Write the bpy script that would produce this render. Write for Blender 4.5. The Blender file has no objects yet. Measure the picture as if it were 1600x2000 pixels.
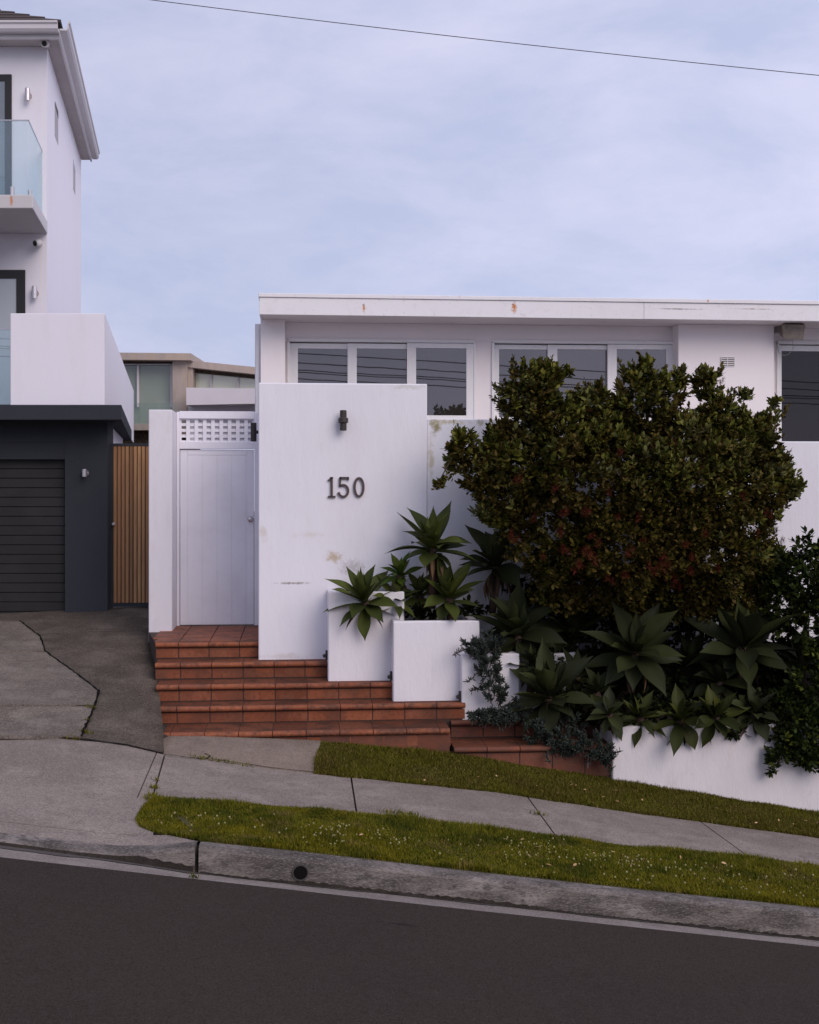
import bpy, math, random
import numpy as np
from mathutils import Vector, Matrix
R = math.radians
C = bpy.context.scene.collection
rng = np.random.default_rng(7)
random.seed(7)

# ------------------------------------------------------------------ camera, sky, sun, exposure
F = 2470.0                      # focal length in photo pixels (photo 1600 x 2000)
YAW = math.atan(0.089)
CY, SY = math.cos(YAW), math.sin(YAW)
CZ = 1.6
HOR = 962.0
sc = bpy.context.scene
cam = bpy.data.cameras.new('camera'); camo = bpy.data.objects.new('camera', cam); C.objects.link(camo)
cam.sensor_fit = 'VERTICAL'; cam.sensor_height = 24.0; cam.lens = F / 2000 * 24
cam.shift_y = -(1000 - HOR) / 2000
cam.clip_start = 0.05; cam.clip_end = 2000
camo.location = (0, 0, CZ); camo.rotation_euler = (R(90), 0, -YAW)
sc.camera = camo
sc.view_settings.view_transform = 'Standard'; sc.view_settings.look = 'None'
sc.view_settings.exposure = 0.0; sc.view_settings.gamma = 1.0

SUN_AZ, SUN_EL = R(148), R(34)     # compass: 0 = +Y, 90 = +X
w = bpy.data.worlds.new('World'); sc.world = w; w.use_nodes = True
nt = w.node_tree; N = nt.nodes; Lk = nt.links
bg = N['Background']; bg.inputs[1].default_value = 0.11
sky = N.new('ShaderNodeTexSky'); sky.sky_type = 'NISHITA'; sky.sun_disc = False
sky.sun_elevation = SUN_EL; sky.sun_rotation = SUN_AZ
sky.air_density = 1.0; sky.dust_density = 1.0; sky.ozone_density = 1.5
tc = N.new('ShaderNodeTexCoord'); mp = N.new('ShaderNodeMapping'); mp.inputs['Scale'].default_value = (1.2, 1.2, 3.0)
mp.inputs['Rotation'].default_value = (0.05, -0.12, 0.4)
Lk.new(tc.outputs['Generated'], mp.inputs[0])
n1 = N.new('ShaderNodeTexNoise'); n1.inputs['Scale'].default_value = 2.2; n1.inputs['Detail'].default_value = 7; n1.inputs['Roughness'].default_value = .55
n1.inputs['Distortion'].default_value = .1
Lk.new(mp.outputs[0], n1.inputs['Vector'])
n2 = N.new('ShaderNodeTexNoise'); n2.inputs['Scale'].default_value = 4.5; n2.inputs['Detail'].default_value = 9; n2.inputs['Roughness'].default_value = .62
n2.inputs['Distortion'].default_value = .25
Lk.new(mp.outputs[0], n2.inputs['Vector'])
r1 = N.new('ShaderNodeMapRange'); r1.inputs[1].default_value = .3; r1.inputs[2].default_value = .7; r1.inputs[3].default_value = .86; r1.inputs[4].default_value = .97
Lk.new(n1.outputs[0], r1.inputs[0])
cr = N.new('ShaderNodeValToRGB')
cr.color_ramp.elements[0].position = .36; cr.color_ramp.elements[0].color = (4.75, 5.15, 7.15, 1)
cr.color_ramp.elements[1].position = .68; cr.color_ramp.elements[1].color = (6.15, 6.2, 8.0, 1)
Lk.new(n2.outputs[0], cr.inputs[0])
mx = N.new('ShaderNodeMixRGB'); Lk.new(r1.outputs[0], mx.inputs[0]); Lk.new(sky.outputs[0], mx.inputs[1]); Lk.new(cr.outputs[0], mx.inputs[2])
sxyz = N.new('ShaderNodeSeparateXYZ'); Lk.new(tc.outputs['Generated'], sxyz.inputs[0])
rb = N.new('ShaderNodeMapRange'); rb.inputs[1].default_value = -.35; rb.inputs[2].default_value = .45; rb.inputs[3].default_value = .95; rb.inputs[4].default_value = 1.09; rb.interpolation_type = 'SMOOTHSTEP'
Lk.new(sxyz.outputs[0], rb.inputs[0])
vm = N.new('ShaderNodeVectorMath'); vm.operation = 'SCALE'; Lk.new(mx.outputs[0], vm.inputs[0]); Lk.new(rb.outputs[0], vm.inputs['Scale'])
Lk.new(vm.outputs[0], bg.inputs[0])

sl = bpy.data.lights.new('sun', 'SUN'); so = bpy.data.objects.new('sun', sl); C.objects.link(so)
sl.energy = 1.76; sl.angle = R(42); sl.color = (1.0, .875, .79)
sd = Vector((math.sin(SUN_AZ) * math.cos(SUN_EL), math.cos(SUN_AZ) * math.cos(SUN_EL), math.sin(SUN_EL)))
so.rotation_euler = sd.to_track_quat('Z', 'Y').to_euler(); so.location = sd * 50

# ------------------------------------------------------------------ pixel geometry
def ray(px, py):
    k = (px - 800) / F
    return Vector((SY + CY * k, CY - SY * k, -(py - HOR) / F))
def fac(px, py, Y):             # point on the plane world-Y = Y
    r = ray(px, py); t = Y / r.y
    return Vector((r.x * t, Y, CZ + r.z * t))
def camp(px, py, d):            # point at camera depth d
    r = ray(px, py); return Vector((r.x * d, r.y * d, CZ + r.z * d))
def FX(px, Y): return fac(px, HOR, Y).x
def FZ(px, py, Y): return fac(px, py, Y).z

# ------------------------------------------------------------------ object helpers
def off(o):
    v = Vector((0, 0, 0))
    while o is not None: v += o.location; o = o.parent
    return v
def thing(name, label, cat, loc=(0, 0, 0), group=None):
    o = bpy.data.objects.new(name, None); C.objects.link(o); o.location = loc
    o.empty_display_size = .1
    o['label'] = label; o['category'] = cat
    if group: o['group'] = group
    return o
def tag(o, label=None, cat=None, group=None, kind=None):
    if label: o['label'] = label
    if cat: o['category'] = cat
    if group: o['group'] = group
    if kind: o['kind'] = kind
    return o
def link_mesh(name, me, mat, parent=None, smooth=False):
    o = bpy.data.objects.new(name, me); C.objects.link(o)
    if mat: me.materials.append(mat)
    if smooth: me.polygons.foreach_set('use_smooth', [True] * len(me.polygons))
    if parent: o.parent = parent
    return o
class MB:
    def __init__(s): s.v = []; s.f = []
    def add(s, vs, fs):
        b = len(s.v); s.v += [tuple(v) for v in vs]; s.f += [tuple(b + i for i in f) for f in fs]; return s
    def hexa(s, a, b):           # a, b: two quads (4 pts each)
        return s.add(list(a) + list(b), [(3, 2, 1, 0), (4, 5, 6, 7), (0, 1, 5, 4), (1, 2, 6, 5), (2, 3, 7, 6), (3, 0, 4, 7)])
    def box(s, x0, x1, y0, y1, z0, z1):
        return s.hexa([(x0, y0, z0), (x1, y0, z0), (x1, y1, z0), (x0, y1, z0)], [(x0, y0, z1), (x1, y0, z1), (x1, y1, z1), (x0, y1, z1)])
    def prism(s, pts, d):        # pts: planar polygon, d: extrusion vector
        n = len(pts); d = Vector(d); P = [Vector(p) for p in pts]
        return s.add(P + [p + d for p in P], [tuple(range(n))[::-1], tuple(range(n, 2 * n))] + [(i, (i + 1) % n, n + (i + 1) % n, n + i) for i in range(n)])
    def fpoly(s, pix, Y, th):    # pixel polygon on plane Y, extruded away
        return s.prism([fac(x, y, Y) for x, y in pix], (0, th, 0))
    def frect(s, x0, y0, x1, y1, Y, th):   # rectangle true in the world: x by centre, z by centre
        xc = (x0 + x1) / 2; yc = (y0 + y1) / 2
        return s.box(FX(x0, Y), FX(x1, Y), Y, Y + th, FZ(xc, y1, Y), FZ(xc, y0, Y))
    def cpoly(s, pix, d, th):
        return s.prism([camp(x, y, d) for x, y in pix], (SY * th, CY * th, 0))
    def crect(s, x0, y0, x1, y1, d, th): return s.cpoly([(x0, y0), (x1, y0), (x1, y1), (x0, y1)], d, th)
    def plan(s, pd, z0, z1):     # pd: list of (px, depth)
        P = [camp(p, HOR, d) for p, d in pd]
        return s.prism([(p.x, p.y, z0 + CZ) for p in P], (0, 0, z1 - z0))
    def tube(s, path, r, n=8, cap=True):
        P = [Vector(p) for p in path]; rs = r if isinstance(r, (list, tuple)) else [r] * len(P)
        b = len(s.v); up = None
        for i, p in enumerate(P):
            t = (P[min(i + 1, len(P) - 1)] - P[max(i - 1, 0)]).normalized()
            if up is None: up = t.orthogonal().normalized()
            a = (up - t * up.dot(t)).normalized(); c = t.cross(a); up = a
            for k in range(n):
                q = 2 * math.pi * k / n; s.v.append(tuple(p + (a * math.cos(q) + c * math.sin(q)) * rs[i]))
        for i in range(len(P) - 1):
            for k in range(n):
                s.f.append((b + i * n + k, b + i * n + (k + 1) % n, b + (i + 1) * n + (k + 1) % n, b + (i + 1) * n + k))
        if cap:
            s.f.append(tuple(b + k for k in range(n))[::-1]); s.f.append(tuple(b + (len(P) - 1) * n + k for k in range(n)))
        return s
    def build(s, name, mat, parent=None, loc=None, bevel=0, smooth=False, seg=2):
        o0 = off(parent) if parent else Vector(loc or (0, 0, 0))
        me = bpy.data.meshes.new(name)
        me.from_pydata([(v[0] - o0.x, v[1] - o0.y, v[2] - o0.z) for v in s.v], [], s.f); me.update()
        import bmesh
        bm = bmesh.new(); bm.from_mesh(me); bmesh.ops.recalc_face_normals(bm, faces=bm.faces); bm.to_mesh(me); bm.free()
        o = link_mesh(name, me, mat, parent, smooth)
        if not parent: o.location = o0
        if bevel:
            m = o.modifiers.new('bevel', 'BEVEL'); m.width = bevel; m.segments = seg; m.limit_method = 'ANGLE'; m.angle_limit = R(40)
        return o
def scatter(name, tv, tf, rot, loc, scl, mat, parent=None, smooth=False, tile=None):
    """many copies of a small template in one mesh. tv (m,3), tf list of faces, rot (N,3,3), loc (N,3), scl (N,) or (N,3)"""
    tv = np.asarray(tv, float); n = len(loc); m = len(tv)
    scl = np.asarray(scl, float)
    if scl.ndim == 1: scl = scl[:, None].repeat(3, 1)
    V = np.einsum('nij,nmj->nmi', rot, tv[None] * scl[:, None, :]) + np.asarray(loc)[:, None, :]
    o0 = off(parent) if parent else Vector((0, 0, 0))
    V = (V.reshape(-1, 3) - np.array(o0)).astype(np.float32)
    fl = np.concatenate([np.array(f) for f in tf]); ln = np.array([len(f) for f in tf])
    loops = (fl[None] + (np.arange(n) * m)[:, None]).ravel().astype(np.int32)
    tot = np.tile(ln, n).astype(np.int32); st = np.concatenate([[0], np.cumsum(tot)[:-1]]).astype(np.int32)
    me = bpy.data.meshes.new(name)
    me.vertices.add(len(V)); me.vertices.foreach_set('co', V.ravel())
    me.loops.add(len(loops)); me.loops.foreach_set('vertex_index', loops)
    me.polygons.add(len(tot)); me.polygons.foreach_set('loop_start', st); me.polygons.foreach_set('loop_total', tot)
    me.update(calc_edges=True); me.validate()
    return link_mesh(name, me, mat, parent, smooth)
def frames(d, roll=None):
    """rotation matrices whose local +Y is d, local +Z roughly up; d (N,3)"""
    d = d / np.linalg.norm(d, axis=1, keepdims=True); n = len(d)
    up = np.tile([0, 0, 1.0], (n, 1)) + rng.normal(0, .25, (n, 3))
    x = np.cross(d, up); x /= np.linalg.norm(x, axis=1, keepdims=True) + 1e-9; z = np.cross(x, d)
    if roll is not None:
        c, s_ = np.cos(roll)[:, None], np.sin(roll)[:, None]; x, z = x * c + z * s_, z * c - x * s_
    return np.stack([x, d, z], axis=2)

# ------------------------------------------------------------------ materials
def ND(nt, t, **kw):
    n = nt.nodes.new(t)
    for k, v in kw.items(): n.inputs[k].default_value = v
    return n
def math_(nt, op, a, b=None, c=None, clamp=False):
    n = nt.nodes.new('ShaderNodeMath'); n.operation = op; n.use_clamp = clamp
    for i, v in enumerate((a, b, c)):
        if v is None: continue
        if hasattr(v, 'is_output'): nt.links.new(v, n.inputs[i])
        else: n.inputs[i].default_value = v
    return n.outputs[0]
def mixc(nt, f, a, b, mode='MIX'):
    n = nt.nodes.new('ShaderNodeMixRGB'); n.blend_type = mode
    for i, v in enumerate((f, a, b)):
        if hasattr(v, 'is_output'): nt.links.new(v, n.inputs[i])
        elif i == 0: n.inputs[0].default_value = v
        else: n.inputs[i].default_value = (*v, 1)
    return n.outputs[0]
def ramp(nt, f, a, b):
    n = nt.nodes.new('ShaderNodeMapRange'); nt.links.new(f, n.inputs[0]); n.inputs[1].default_value = a; n.inputs[2].default_value = b; n.clamp = True
    return n.outputs[0]
def noise(nt, vec, scale, detail=5, rough=.6, dist=0):
    n = nt.nodes.new('ShaderNodeTexNoise'); n.inputs['Scale'].default_value = scale; n.inputs['Detail'].default_value = detail
    n.inputs['Roughness'].default_value = rough; n.inputs['Distortion'].default_value = dist; nt.links.new(vec, n.inputs['Vector']); return n.outputs[0]
def M(name, col, rough=.7, layers=(), bump=(), island=None, spots=(), metal=0, stretch=(1, 1, 1), spec=.5, coat=0):
    """layers: (scale, lo, hi, colour, strength); bump: (scale, strength, dist); island: list of colours; spots: (x, z, rx, rz, colour, strength, noise scale)"""
    m = bpy.data.materials.new(name); m.use_nodes = True; nt = m.node_tree; b = nt.nodes['Principled BSDF']
    g = nt.nodes.new('ShaderNodeNewGeometry'); pos = g.outputs['Position']
    mp = nt.nodes.new('ShaderNodeMapping'); mp.inputs['Scale'].default_value = stretch; nt.links.new(pos, mp.inputs[0]); vec = mp.outputs[0]
    c = None
    if island:
        r = nt.nodes.new('ShaderNodeValToRGB'); r.color_ramp.interpolation = 'LINEAR'
        e = r.color_ramp.elements
        while len(e) < len(island): e.new(.5)
        for i, q in enumerate(island): e[i].position = q[0]; e[i].color = (*q[1], 1)
        nt.links.new(g.outputs['Random Per Island'], r.inputs[0]); c = r.outputs[0]
    if c is None:
        rg = nt.nodes.new('ShaderNodeRGB'); rg.outputs[0].default_value = (*col, 1); c = rg.outputs[0]
    for (s, lo, hi, cc, st) in layers:
        f = math_(nt, 'MULTIPLY', ramp(nt, noise(nt, vec, s, 6), lo, hi), st); c = mixc(nt, f, c, cc)
    if spots:
        sx = nt.nodes.new('ShaderNodeSeparateXYZ'); nt.links.new(pos, sx.inputs[0])
        for sp in spots:
            x, z, rx, rz, cc, st, ns = sp[:7]; ax = sp[7] if len(sp) > 7 else 2
            dx = math_(nt, 'DIVIDE', math_(nt, 'SUBTRACT', sx.outputs[0], x), rx)
            dz = math_(nt, 'DIVIDE', math_(nt, 'SUBTRACT', sx.outputs[ax], z), rz)
            d = math_(nt, 'SQRT', math_(nt, 'ADD', math_(nt, 'MULTIPLY', dx, dx), math_(nt, 'MULTIPLY', dz, dz)))
            nz = noise(nt, pos, ns, 5, .7)
            f = math_(nt, 'SUBTRACT', 1.0, d)
            f = math_(nt, 'ADD', f, math_(nt, 'MULTIPLY', math_(nt, 'SUBTRACT', nz, .62), 2.2))
            inside = math_(nt, 'SUBTRACT', 1.0, d, clamp=True)
            f = math_(nt, 'MULTIPLY', math_(nt, 'MULTIPLY', f, 1.6, clamp=True), math_(nt, 'MULTIPLY', inside, 2.0, clamp=True))
            c = mixc(nt, math_(nt, 'MULTIPLY', f, st), c, cc)
    nt.links.new(c, b.inputs['Base Color'])
    b.inputs['Roughness'].default_value = rough; b.inputs['Metallic'].default_value = metal
    b.inputs['Specular IOR Level'].default_value = spec
    prev = None
    for (s, st, dist) in bump:
        bn = nt.nodes.new('ShaderNodeBump'); bn.inputs['Strength'].default_value = st; bn.inputs['Distance'].default_value = dist
        nt.links.new(noise(nt, vec, s, 6), bn.inputs['Height'])
        if prev: nt.links.new(prev, bn.inputs['Normal'])
        prev = bn.outputs[0]
    if prev: nt.links.new(prev, b.inputs['Normal'])
    return m

def px_spot(px, py, Y, rx, rz, col, st, ns):      # spot given by a photo pixel on plane Y, radii in pixels
    p = fac(px, py, Y); k = Y / F
    return (p.x, p.z, rx * k, rz * k, col, st, ns)
YW = 12.77      # street wall plane
YG = 14.5       # gate plane
YFS, YCOL, YREC = 14.8, 15.24, 15.5   # fascia, columns, recessed wall of the house
cream, rust, moss, grime = (.50, .40, .27), (.55, .19, .04), (.26, .22, .08), (.22, .19, .16)
white_wall = M('street_wall_paint', (.81, .795, .85), .75, stretch=(1, 1, .3),
    layers=[(1.3, .45, .75, (.74, .715, .76), .7), (7, .53, .72, (.70, .67, .70), .22), (22, .6, .75, (.62, .59, .59), .2)],
    bump=[(35, .12, .006), (6, .2, .02), (2, .3, .05)],
    spots=[px_spot(652, 1088, YW, 26, 20, cream, .9, 22), px_spot(690, 1110, YW, 44, 30, grime, .45, 55), px_spot(575, 1139, YW, 55, 4, grime, .8, 30),
           px_spot(605, 1045, YW, 60, 9, (.68, .63, .56), .5, 12), px_spot(515, 1040, YW, 14, 30, (.6, .55, .48), .6, 14),
           px_spot(850, 832, YW, 20, 26, moss, .95, 16), px_spot(842, 900, YW, 11, 70, (.52, .47, .34), .8, 14), px_spot(940, 826, YW, 14, 14, moss, .8, 16),
           px_spot(880, 824, YW, 60, 9, (.5, .45, .28), .8, 20), px_spot(800, 755, YW, 60, 12, (.55, .53, .48), .5, 18),
           px_spot(560, 1282, YW, 80, 12, (.6, .56, .54), .6, 20)])
planter_wall = M('planter_paint', (.77, .745, .785), .75, stretch=(1, 1, .35), layers=[(2, .45, .75, (.69, .665, .68), .7), (8, .55, .72, (.62, .58, .59), .25), (20, .62, .76, (.5, .45, .42), .3)], bump=[(30, .3, .01), (5, .25, .03)])
retain_paint = M('retaining_wall_paint', (.71, .67, .69), .75, stretch=(1, 1, .4), layers=[(1.5, .45, .75, (.60, .56, .56), .7), (8, .6, .8, (.45, .40, .36), .35)], bump=[(30, .3, .01), (4, .3, .03)])
house_paint = M('house_paint', (.86, .80, .80), .7, stretch=(1, 1, .3), layers=[(1.1, .45, .8, (.81, .75, .74), .7), (12, .6, .85, (.62, .57, .53), .3)], bump=[(40, .15, .006)])
k_ = YFS
fascia_paint = M('fascia_paint', (.80, .785, .80), .65, layers=[(2, .5, .8, (.72, .70, .70), .6), (9, .56, .7, (.66, .62, .61), .45), (25, .62, .75, (.42, .35, .30), .6)], bump=[(30, .12, .005)],
    spots=[px_spot(711, 603, YFS, 5, 13, rust, 1, 30), px_spot(710, 596, YFS, 3, 4, (.2, .08, .03), 1, 60), px_spot(1004, 602, YFS, 9, 15, rust, 1, 25), px_spot(1001, 595, YFS, 4, 4, (.2, .07, .02), 1, 60),
           px_spot(1381, 588, YFS, 4, 5, rust, .8, 40), px_spot(1330, 604, YFS, 70, 2.2, (.2, .17, .15), 1, 8), px_spot(1470, 604, YFS, 70, 2, (.4, .33, .28), 1, 12)])
frame_paint = M('frame_paint', (.80, .785, .79), .45, layers=[(3, .5, .8, (.72, .69, .67), .5)])
gate_paint = M('gate_paint', (.81, .795, .85), .5, layers=[(2, .45, .8, (.66, .64, .68), .7), (20, .66, .85, (.55, .5, .5), .3)], bump=[(8, .1, .01)])
dark_metal = M('bronze_metal', (.045, .036, .034), .5, metal=.3, layers=[(40, .5, .7, (.09, .07, .06), .5)])
black_gap = M('dark_gap', (.008, .007, .007), .95, spec=.05)
number_metal = M('number_metal', (.085, .062, .060), .5, metal=.3)
steel = M('brushed_steel', (.62, .58, .57), .3, metal=1)
plaster = M('neighbour_render', (.83, .80, .86), .8, stretch=(1, 1, .22), layers=[(1.2, .45, .7, (.81, .78, .83), .7), (5, .54, .7, (.77, .735, .77), .45)], bump=[(60, .25, .006)])
plaster_side = plaster
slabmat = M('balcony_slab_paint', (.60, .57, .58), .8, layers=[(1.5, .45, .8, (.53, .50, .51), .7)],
    spots=[(camp(22, 392, 14.75).x, camp(22, 392, 14.75).z, .04, .10, rust, .9, 20)])
charcoal = M('charcoal_render', (.037, .041, .049), .85, spec=.2, layers=[(1.5, .4, .8, (.029, .032, .039), .8), (15, .6, .8, (.07, .07, .08), .3)], bump=[(70, .2, .005)])
garage_mat = M('garage_door_paint', (.024, .0225, .023), .6, spec=.25, layers=[(2, .4, .8, (.045, .043, .044), .6)])
dark_frame = M('black_aluminium', (.016, .014, .013), .4)
tile_roof = M('dark_roof_tile', (.045, .032, .028), .8, layers=[(20, .4, .7, (.08, .055, .045), .6)])
gutter_paint = M('gutter_paint', (.62, .59, .61), .5, layers=[(3, .5, .8, (.55, .52, .53), .5)])
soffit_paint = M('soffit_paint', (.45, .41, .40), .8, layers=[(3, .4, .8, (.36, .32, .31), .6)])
timber = M('cedar_slats', (.3, .14, .06), .6, island=[(0, (.24, .120, .052)), (.4, (.36, .19, .085)), (.7, (.46, .255, .115)), (1, (.29, .14, .062))],
    stretch=(30, 30, 1.5), layers=[(2, .4, .7, (.15, .07, .035), .5)], bump=[(3, .3, .004)])
def concrete_mat(name, col, dark, light, spots=()):
    return M(name, col, .9, layers=[(.8, .42, .58, dark, .85), (3.0, .48, .62, light, .65), (5, .52, .66, tuple(v * .8 for v in dark), .6), (12, .5, .66, dark, .5), (28, .48, .60, dark, .5), (60, .48, .60, light, .55), (75, .50, .60, tuple(v * .7 for v in dark), .55)],
             bump=[(60, .6, .012), (15, .3, .015)], spots=spots, spec=.12)
path_mat = concrete_mat('footpath_concrete', (.285, .238, .208), (.185, .153, .134), (.365, .31, .272))
slab_mat = concrete_mat('driveway_concrete', (.20, .168, .143), (.12, .10, .085), (.28, .243, .208))
drive_mat = concrete_mat('driveway_dark', (.115, .093, .076), (.062, .050, .040), (.185, .155, .130))
apron_mat = concrete_mat('apron_concrete', (.25, .195, .155), (.18, .142, .115), (.31, .25, .205))
kerb_mat = M('kerb_concrete', (.21, .18, .165), .95, stretch=(1, 1, 3.0), spec=.12, layers=[(1.3, .44, .56, (.080, .068, .061), .9), (3, .50, .62, (.32, .285, .265), .75), (6, .53, .63, (.050, .043, .039), .85), (40, .5, .62, (.07, .06, .055), .6), (55, .5, .62, (.27, .24, .22), .5)], bump=[(60, .7, .012), (10, .5, .02)])
algae_mat = M('kerb_algae', (.034, .028, .024), .95, spec=.1, layers=[(6, .45, .65, (.055, .046, .039), .8), (50, .5, .62, (.02, .017, .014), .7)], bump=[(50, .7, .01)])
gut_mat = concrete_mat('gutter_concrete', (.27, .235, .215), (.20, .17, .155), (.33, .29, .265))
gut_dark = M('gutter_silt', (.06, .05, .045), .95, layers=[(6, .4, .7, (.10, .085, .08), .7), (90, .5, .7, (.03, .027, .025), .6)], bump=[(60, .6, .01)])
road_mat = M('road_asphalt', (.047, .0345, .0275), .95, layers=[(.5, .4, .7, (.034, .026, .0235), .8), (6, .5, .7, (.05, .039, .035), .4), (85, .50, .62, (.066, .053, .047), .7), (95, .50, .62, (.020, .0155, .013), .8), (22, .5, .65, (.052, .041, .036), .5)],
    spec=.12, bump=[(90, .8, .012)], spots=[(fac(790, 1786, 7.2).x, 7.28, .20, .045, (.018, .014, .014), .95, 10, 1)])
soil = M('dark_soil', (.035, .026, .02), .95, layers=[(20, .4, .7, (.06, .045, .03), .7)], bump=[(30, .8, .03)])
turf_soil = M('turf_soil', (.055, .050, .018), .95, layers=[(10, .4, .7, (.035, .033, .012), .8), (3, .5, .7, (.09, .075, .03), .5)], bump=[(40, .8, .02)])
grass_mat = M('grass_blade', (.1, .1, .02), .8, island=[(0, (.050, .062, .005)), (.35, (.088, .098, .006)), (.7, (.135, .128, .008)), (.93, (.21, .165, .02)), (1, (.26, .19, .06))],
    layers=[(1.6, .46, .60, (.165, .135, .008), .6), (2.7, .48, .62, (.034, .046, .005), .7), (4, .56, .68, (.17, .115, .045), .5), (9, .5, .7, (.035, .055, .004), .5)], spec=.08)
lawn_mat = M('lawn_blade', (.1, .1, .02), .65, island=[(0, (.040, .046, .005)), (.4, (.076, .076, .008)), (.75, (.12, .10, .014)), (.92, (.18, .14, .025)), (1, (.26, .19, .07))],
    layers=[(1.6, .45, .65, (.12, .118, .006), .4), (2.7, .5, .7, (.11, .075, .022), .6)], spec=.08)
clover_mat = M('clover_white', (.62, .58, .40), .8, island=[(0, (.20, .19, .05)), (.6, (.30, .28, .12)), (1, (.30, .21, .11))])
terracotta = M('terracotta_tile', (.3, .09, .045), .7, island=[(0, (.165, .052, .027)), (.35, (.215, .067, .033)), (.7, (.275, .088, .042)), (1, (.185, .062, .036))],
    layers=[(6, .48, .62, (.33, .125, .07), .6), (3, .48, .62, (.10, .040, .026), .7), (35, .5, .65, (.10, .040, .025), .5)], bump=[(25, .3, .01)], spec=.15)
tread_mat = M('soiled_tread', (.2, .07, .04), .85, spec=.1, island=[(0, (.11, .040, .024)), (.5, (.15, .052, .030)), (1, (.18, .065, .036))],
    layers=[(4, .48, .62, (.05, .030, .023), .65), (25, .5, .65, (.05, .028, .02), .6)], bump=[(25, .4, .01)])
nosing_mat = M('terracotta_nosing', (.3, .09, .045), .6, island=[(0, (.225, .070, .034)), (.5, (.285, .092, .042)), (1, (.245, .082, .044))],
    layers=[(5, .46, .62, (.085, .042, .030), .75), (12, .5, .66, (.05, .032, .026), .6), (30, .5, .66, (.36, .13, .07), .5)], bump=[(25, .3, .01)], spec=.2)
terracotta_dirty = M('weathered_terracotta', (.2, .07, .04), .7, island=[(0, (.12, .042, .026)), (.5, (.17, .057, .032)), (1, (.205, .070, .040))],
    layers=[(5, .4, .65, (.085, .045, .035), .75), (30, .5, .75, (.10, .05, .035), .5)], bump=[(25, .4, .01)], spec=.25)
grout = M('grout', (.055, .032, .025), .95, layers=[(12, .4, .7, (.05, .035, .03), .8)])
conc_beige = M('board_formed_concrete', (.42, .35, .31), .85, layers=[(3, .45, .7, (.33, .27, .235), .7), (1, .5, .6, (.48, .37, .28), .5)], stretch=(3, 3, .6))
far_white = M('far_white_render', (.66, .62, .66), .85, layers=[(2, .5, .8, (.58, .55, .57), .6)])
far_dark = M('far_dark_timber', (.03, .022, .016), .9, layers=[(12, .45, .6, (.10, .06, .03), .8)])
brownplant = M('dry_stem', (.06, .034, .024), .9, layers=[(30, .4, .7, (.06, .035, .025), .8)], bump=[(60, .6, .01)])

def glass_mat(name, dark, refl, tint=(1, 1, 1), rough=.01):
    m = bpy.data.materials.new(name); m.use_nodes = True; nt = m.node_tree; nt.nodes.remove(nt.nodes['Principled BSDF'])
    d = ND(nt, 'ShaderNodeBsdfDiffuse'); d.inputs[0].default_value = (*dark, 1)
    g = ND(nt, 'ShaderNodeBsdfGlossy'); g.inputs[0].default_value = (*tint, 1); g.inputs['Roughness'].default_value = rough
    mix = nt.nodes.new('ShaderNodeMixShader'); fr = nt.nodes.new('ShaderNodeFresnel'); fr.inputs[0].default_value = 1.5
    f = math_(nt, 'ADD', math_(nt, 'MULTIPLY', fr.outputs[0], 1.0), refl, clamp=True); nt.links.new(f, mix.inputs[0])
    gg = nt.nodes.new('ShaderNodeNewGeometry'); bn = nt.nodes.new('ShaderNodeBump'); bn.inputs['Strength'].default_value = .018; bn.inputs['Distance'].default_value = .01
    nt.links.new(noise(nt, gg.outputs['Position'], 2.5, 1), bn.inputs['Height']); nt.links.new(bn.outputs[0], g.inputs['Normal'])
    nt.links.new(d.outputs[0], mix.inputs[1]); nt.links.new(g.outputs[0], mix.inputs[2])
    nt.links.new(mix.outputs[0], nt.nodes['Material Output'].inputs[0]); return m
def clear_glass(name, tcol, refl):
    m = bpy.data.materials.new(name); m.use_nodes = True; nt = m.node_tree; nt.nodes.remove(nt.nodes['Principled BSDF'])
    d = ND(nt, 'ShaderNodeBsdfTransparent'); d.inputs[0].default_value = (*tcol, 1)
    g = ND(nt, 'ShaderNodeBsdfGlossy'); g.inputs['Roughness'].default_value = .01; g.inputs[0].default_value = (.9, 1, 1, 1)
    mix = nt.nodes.new('ShaderNodeMixShader'); mix.inputs[0].default_value = refl
    nt.links.new(d.outputs[0], mix.inputs[1]); nt.links.new(g.outputs[0], mix.inputs[2])
    nt.links.new(mix.outputs[0], nt.nodes['Material Output'].inputs[0]); return m
tinted = glass_mat('tinted_glass', (.030, .027, .026), .12, (.92, .86, .88))
dark_glass = glass_mat('dark_window_glass', (.012, .011, .012), .01, (.8, .75, .78))
far_glass = glass_mat('far_green_glass', (.26, .31, .26), .10, (.85, .9, .85))
far_glass_bright = glass_mat('far_pale_glass', (.72, .76, .60), .08)
balc_glass = clear_glass('balustrade_glass', (.88, .94, .95), .12)
curtain = M('window_blind', (.42, .44, .46), .9)
blueglass = glass_mat('grey_blue_glass', (.13, .15, .165), .10)

# ------------------------------------------------------------------ ground lines (pixels -> world)
class Line:
    def __init__(s, Y, pts, sl=.145, sr=.145):
        s.Y = Y; P = [fac(x, y, Y) for x, y in pts]; s.x = np.array([p.x for p in P]); s.z = np.array([p.z for p in P]); s.sl, s.sr = sl, sr
    def __call__(s, X):
        X = min(max(X, -16), 16)
        if X < s.x[0]: return s.z[0] + (s.x[0] - X) * s.sl
        if X > s.x[-1]: return s.z[-1] - (X - s.x[-1]) * s.sr
        return float(np.interp(X, s.x, s.z))
A = Line(7.72, [(0, 1674), (240, 1701), (384, 1717), (652, 1747), (900, 1775), (1600, 1849)])
B = Line(8.0, [(0, 1652), (232, 1682), (384, 1705), (487, 1718), (900, 1761), (1600, 1837)])
Cc = Line(8.025, [(0, 1641), (150, 1661), (232, 1668), (300, 1664), (384, 1653), (570, 1675), (900, 1712), (1600, 1784)])
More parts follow.
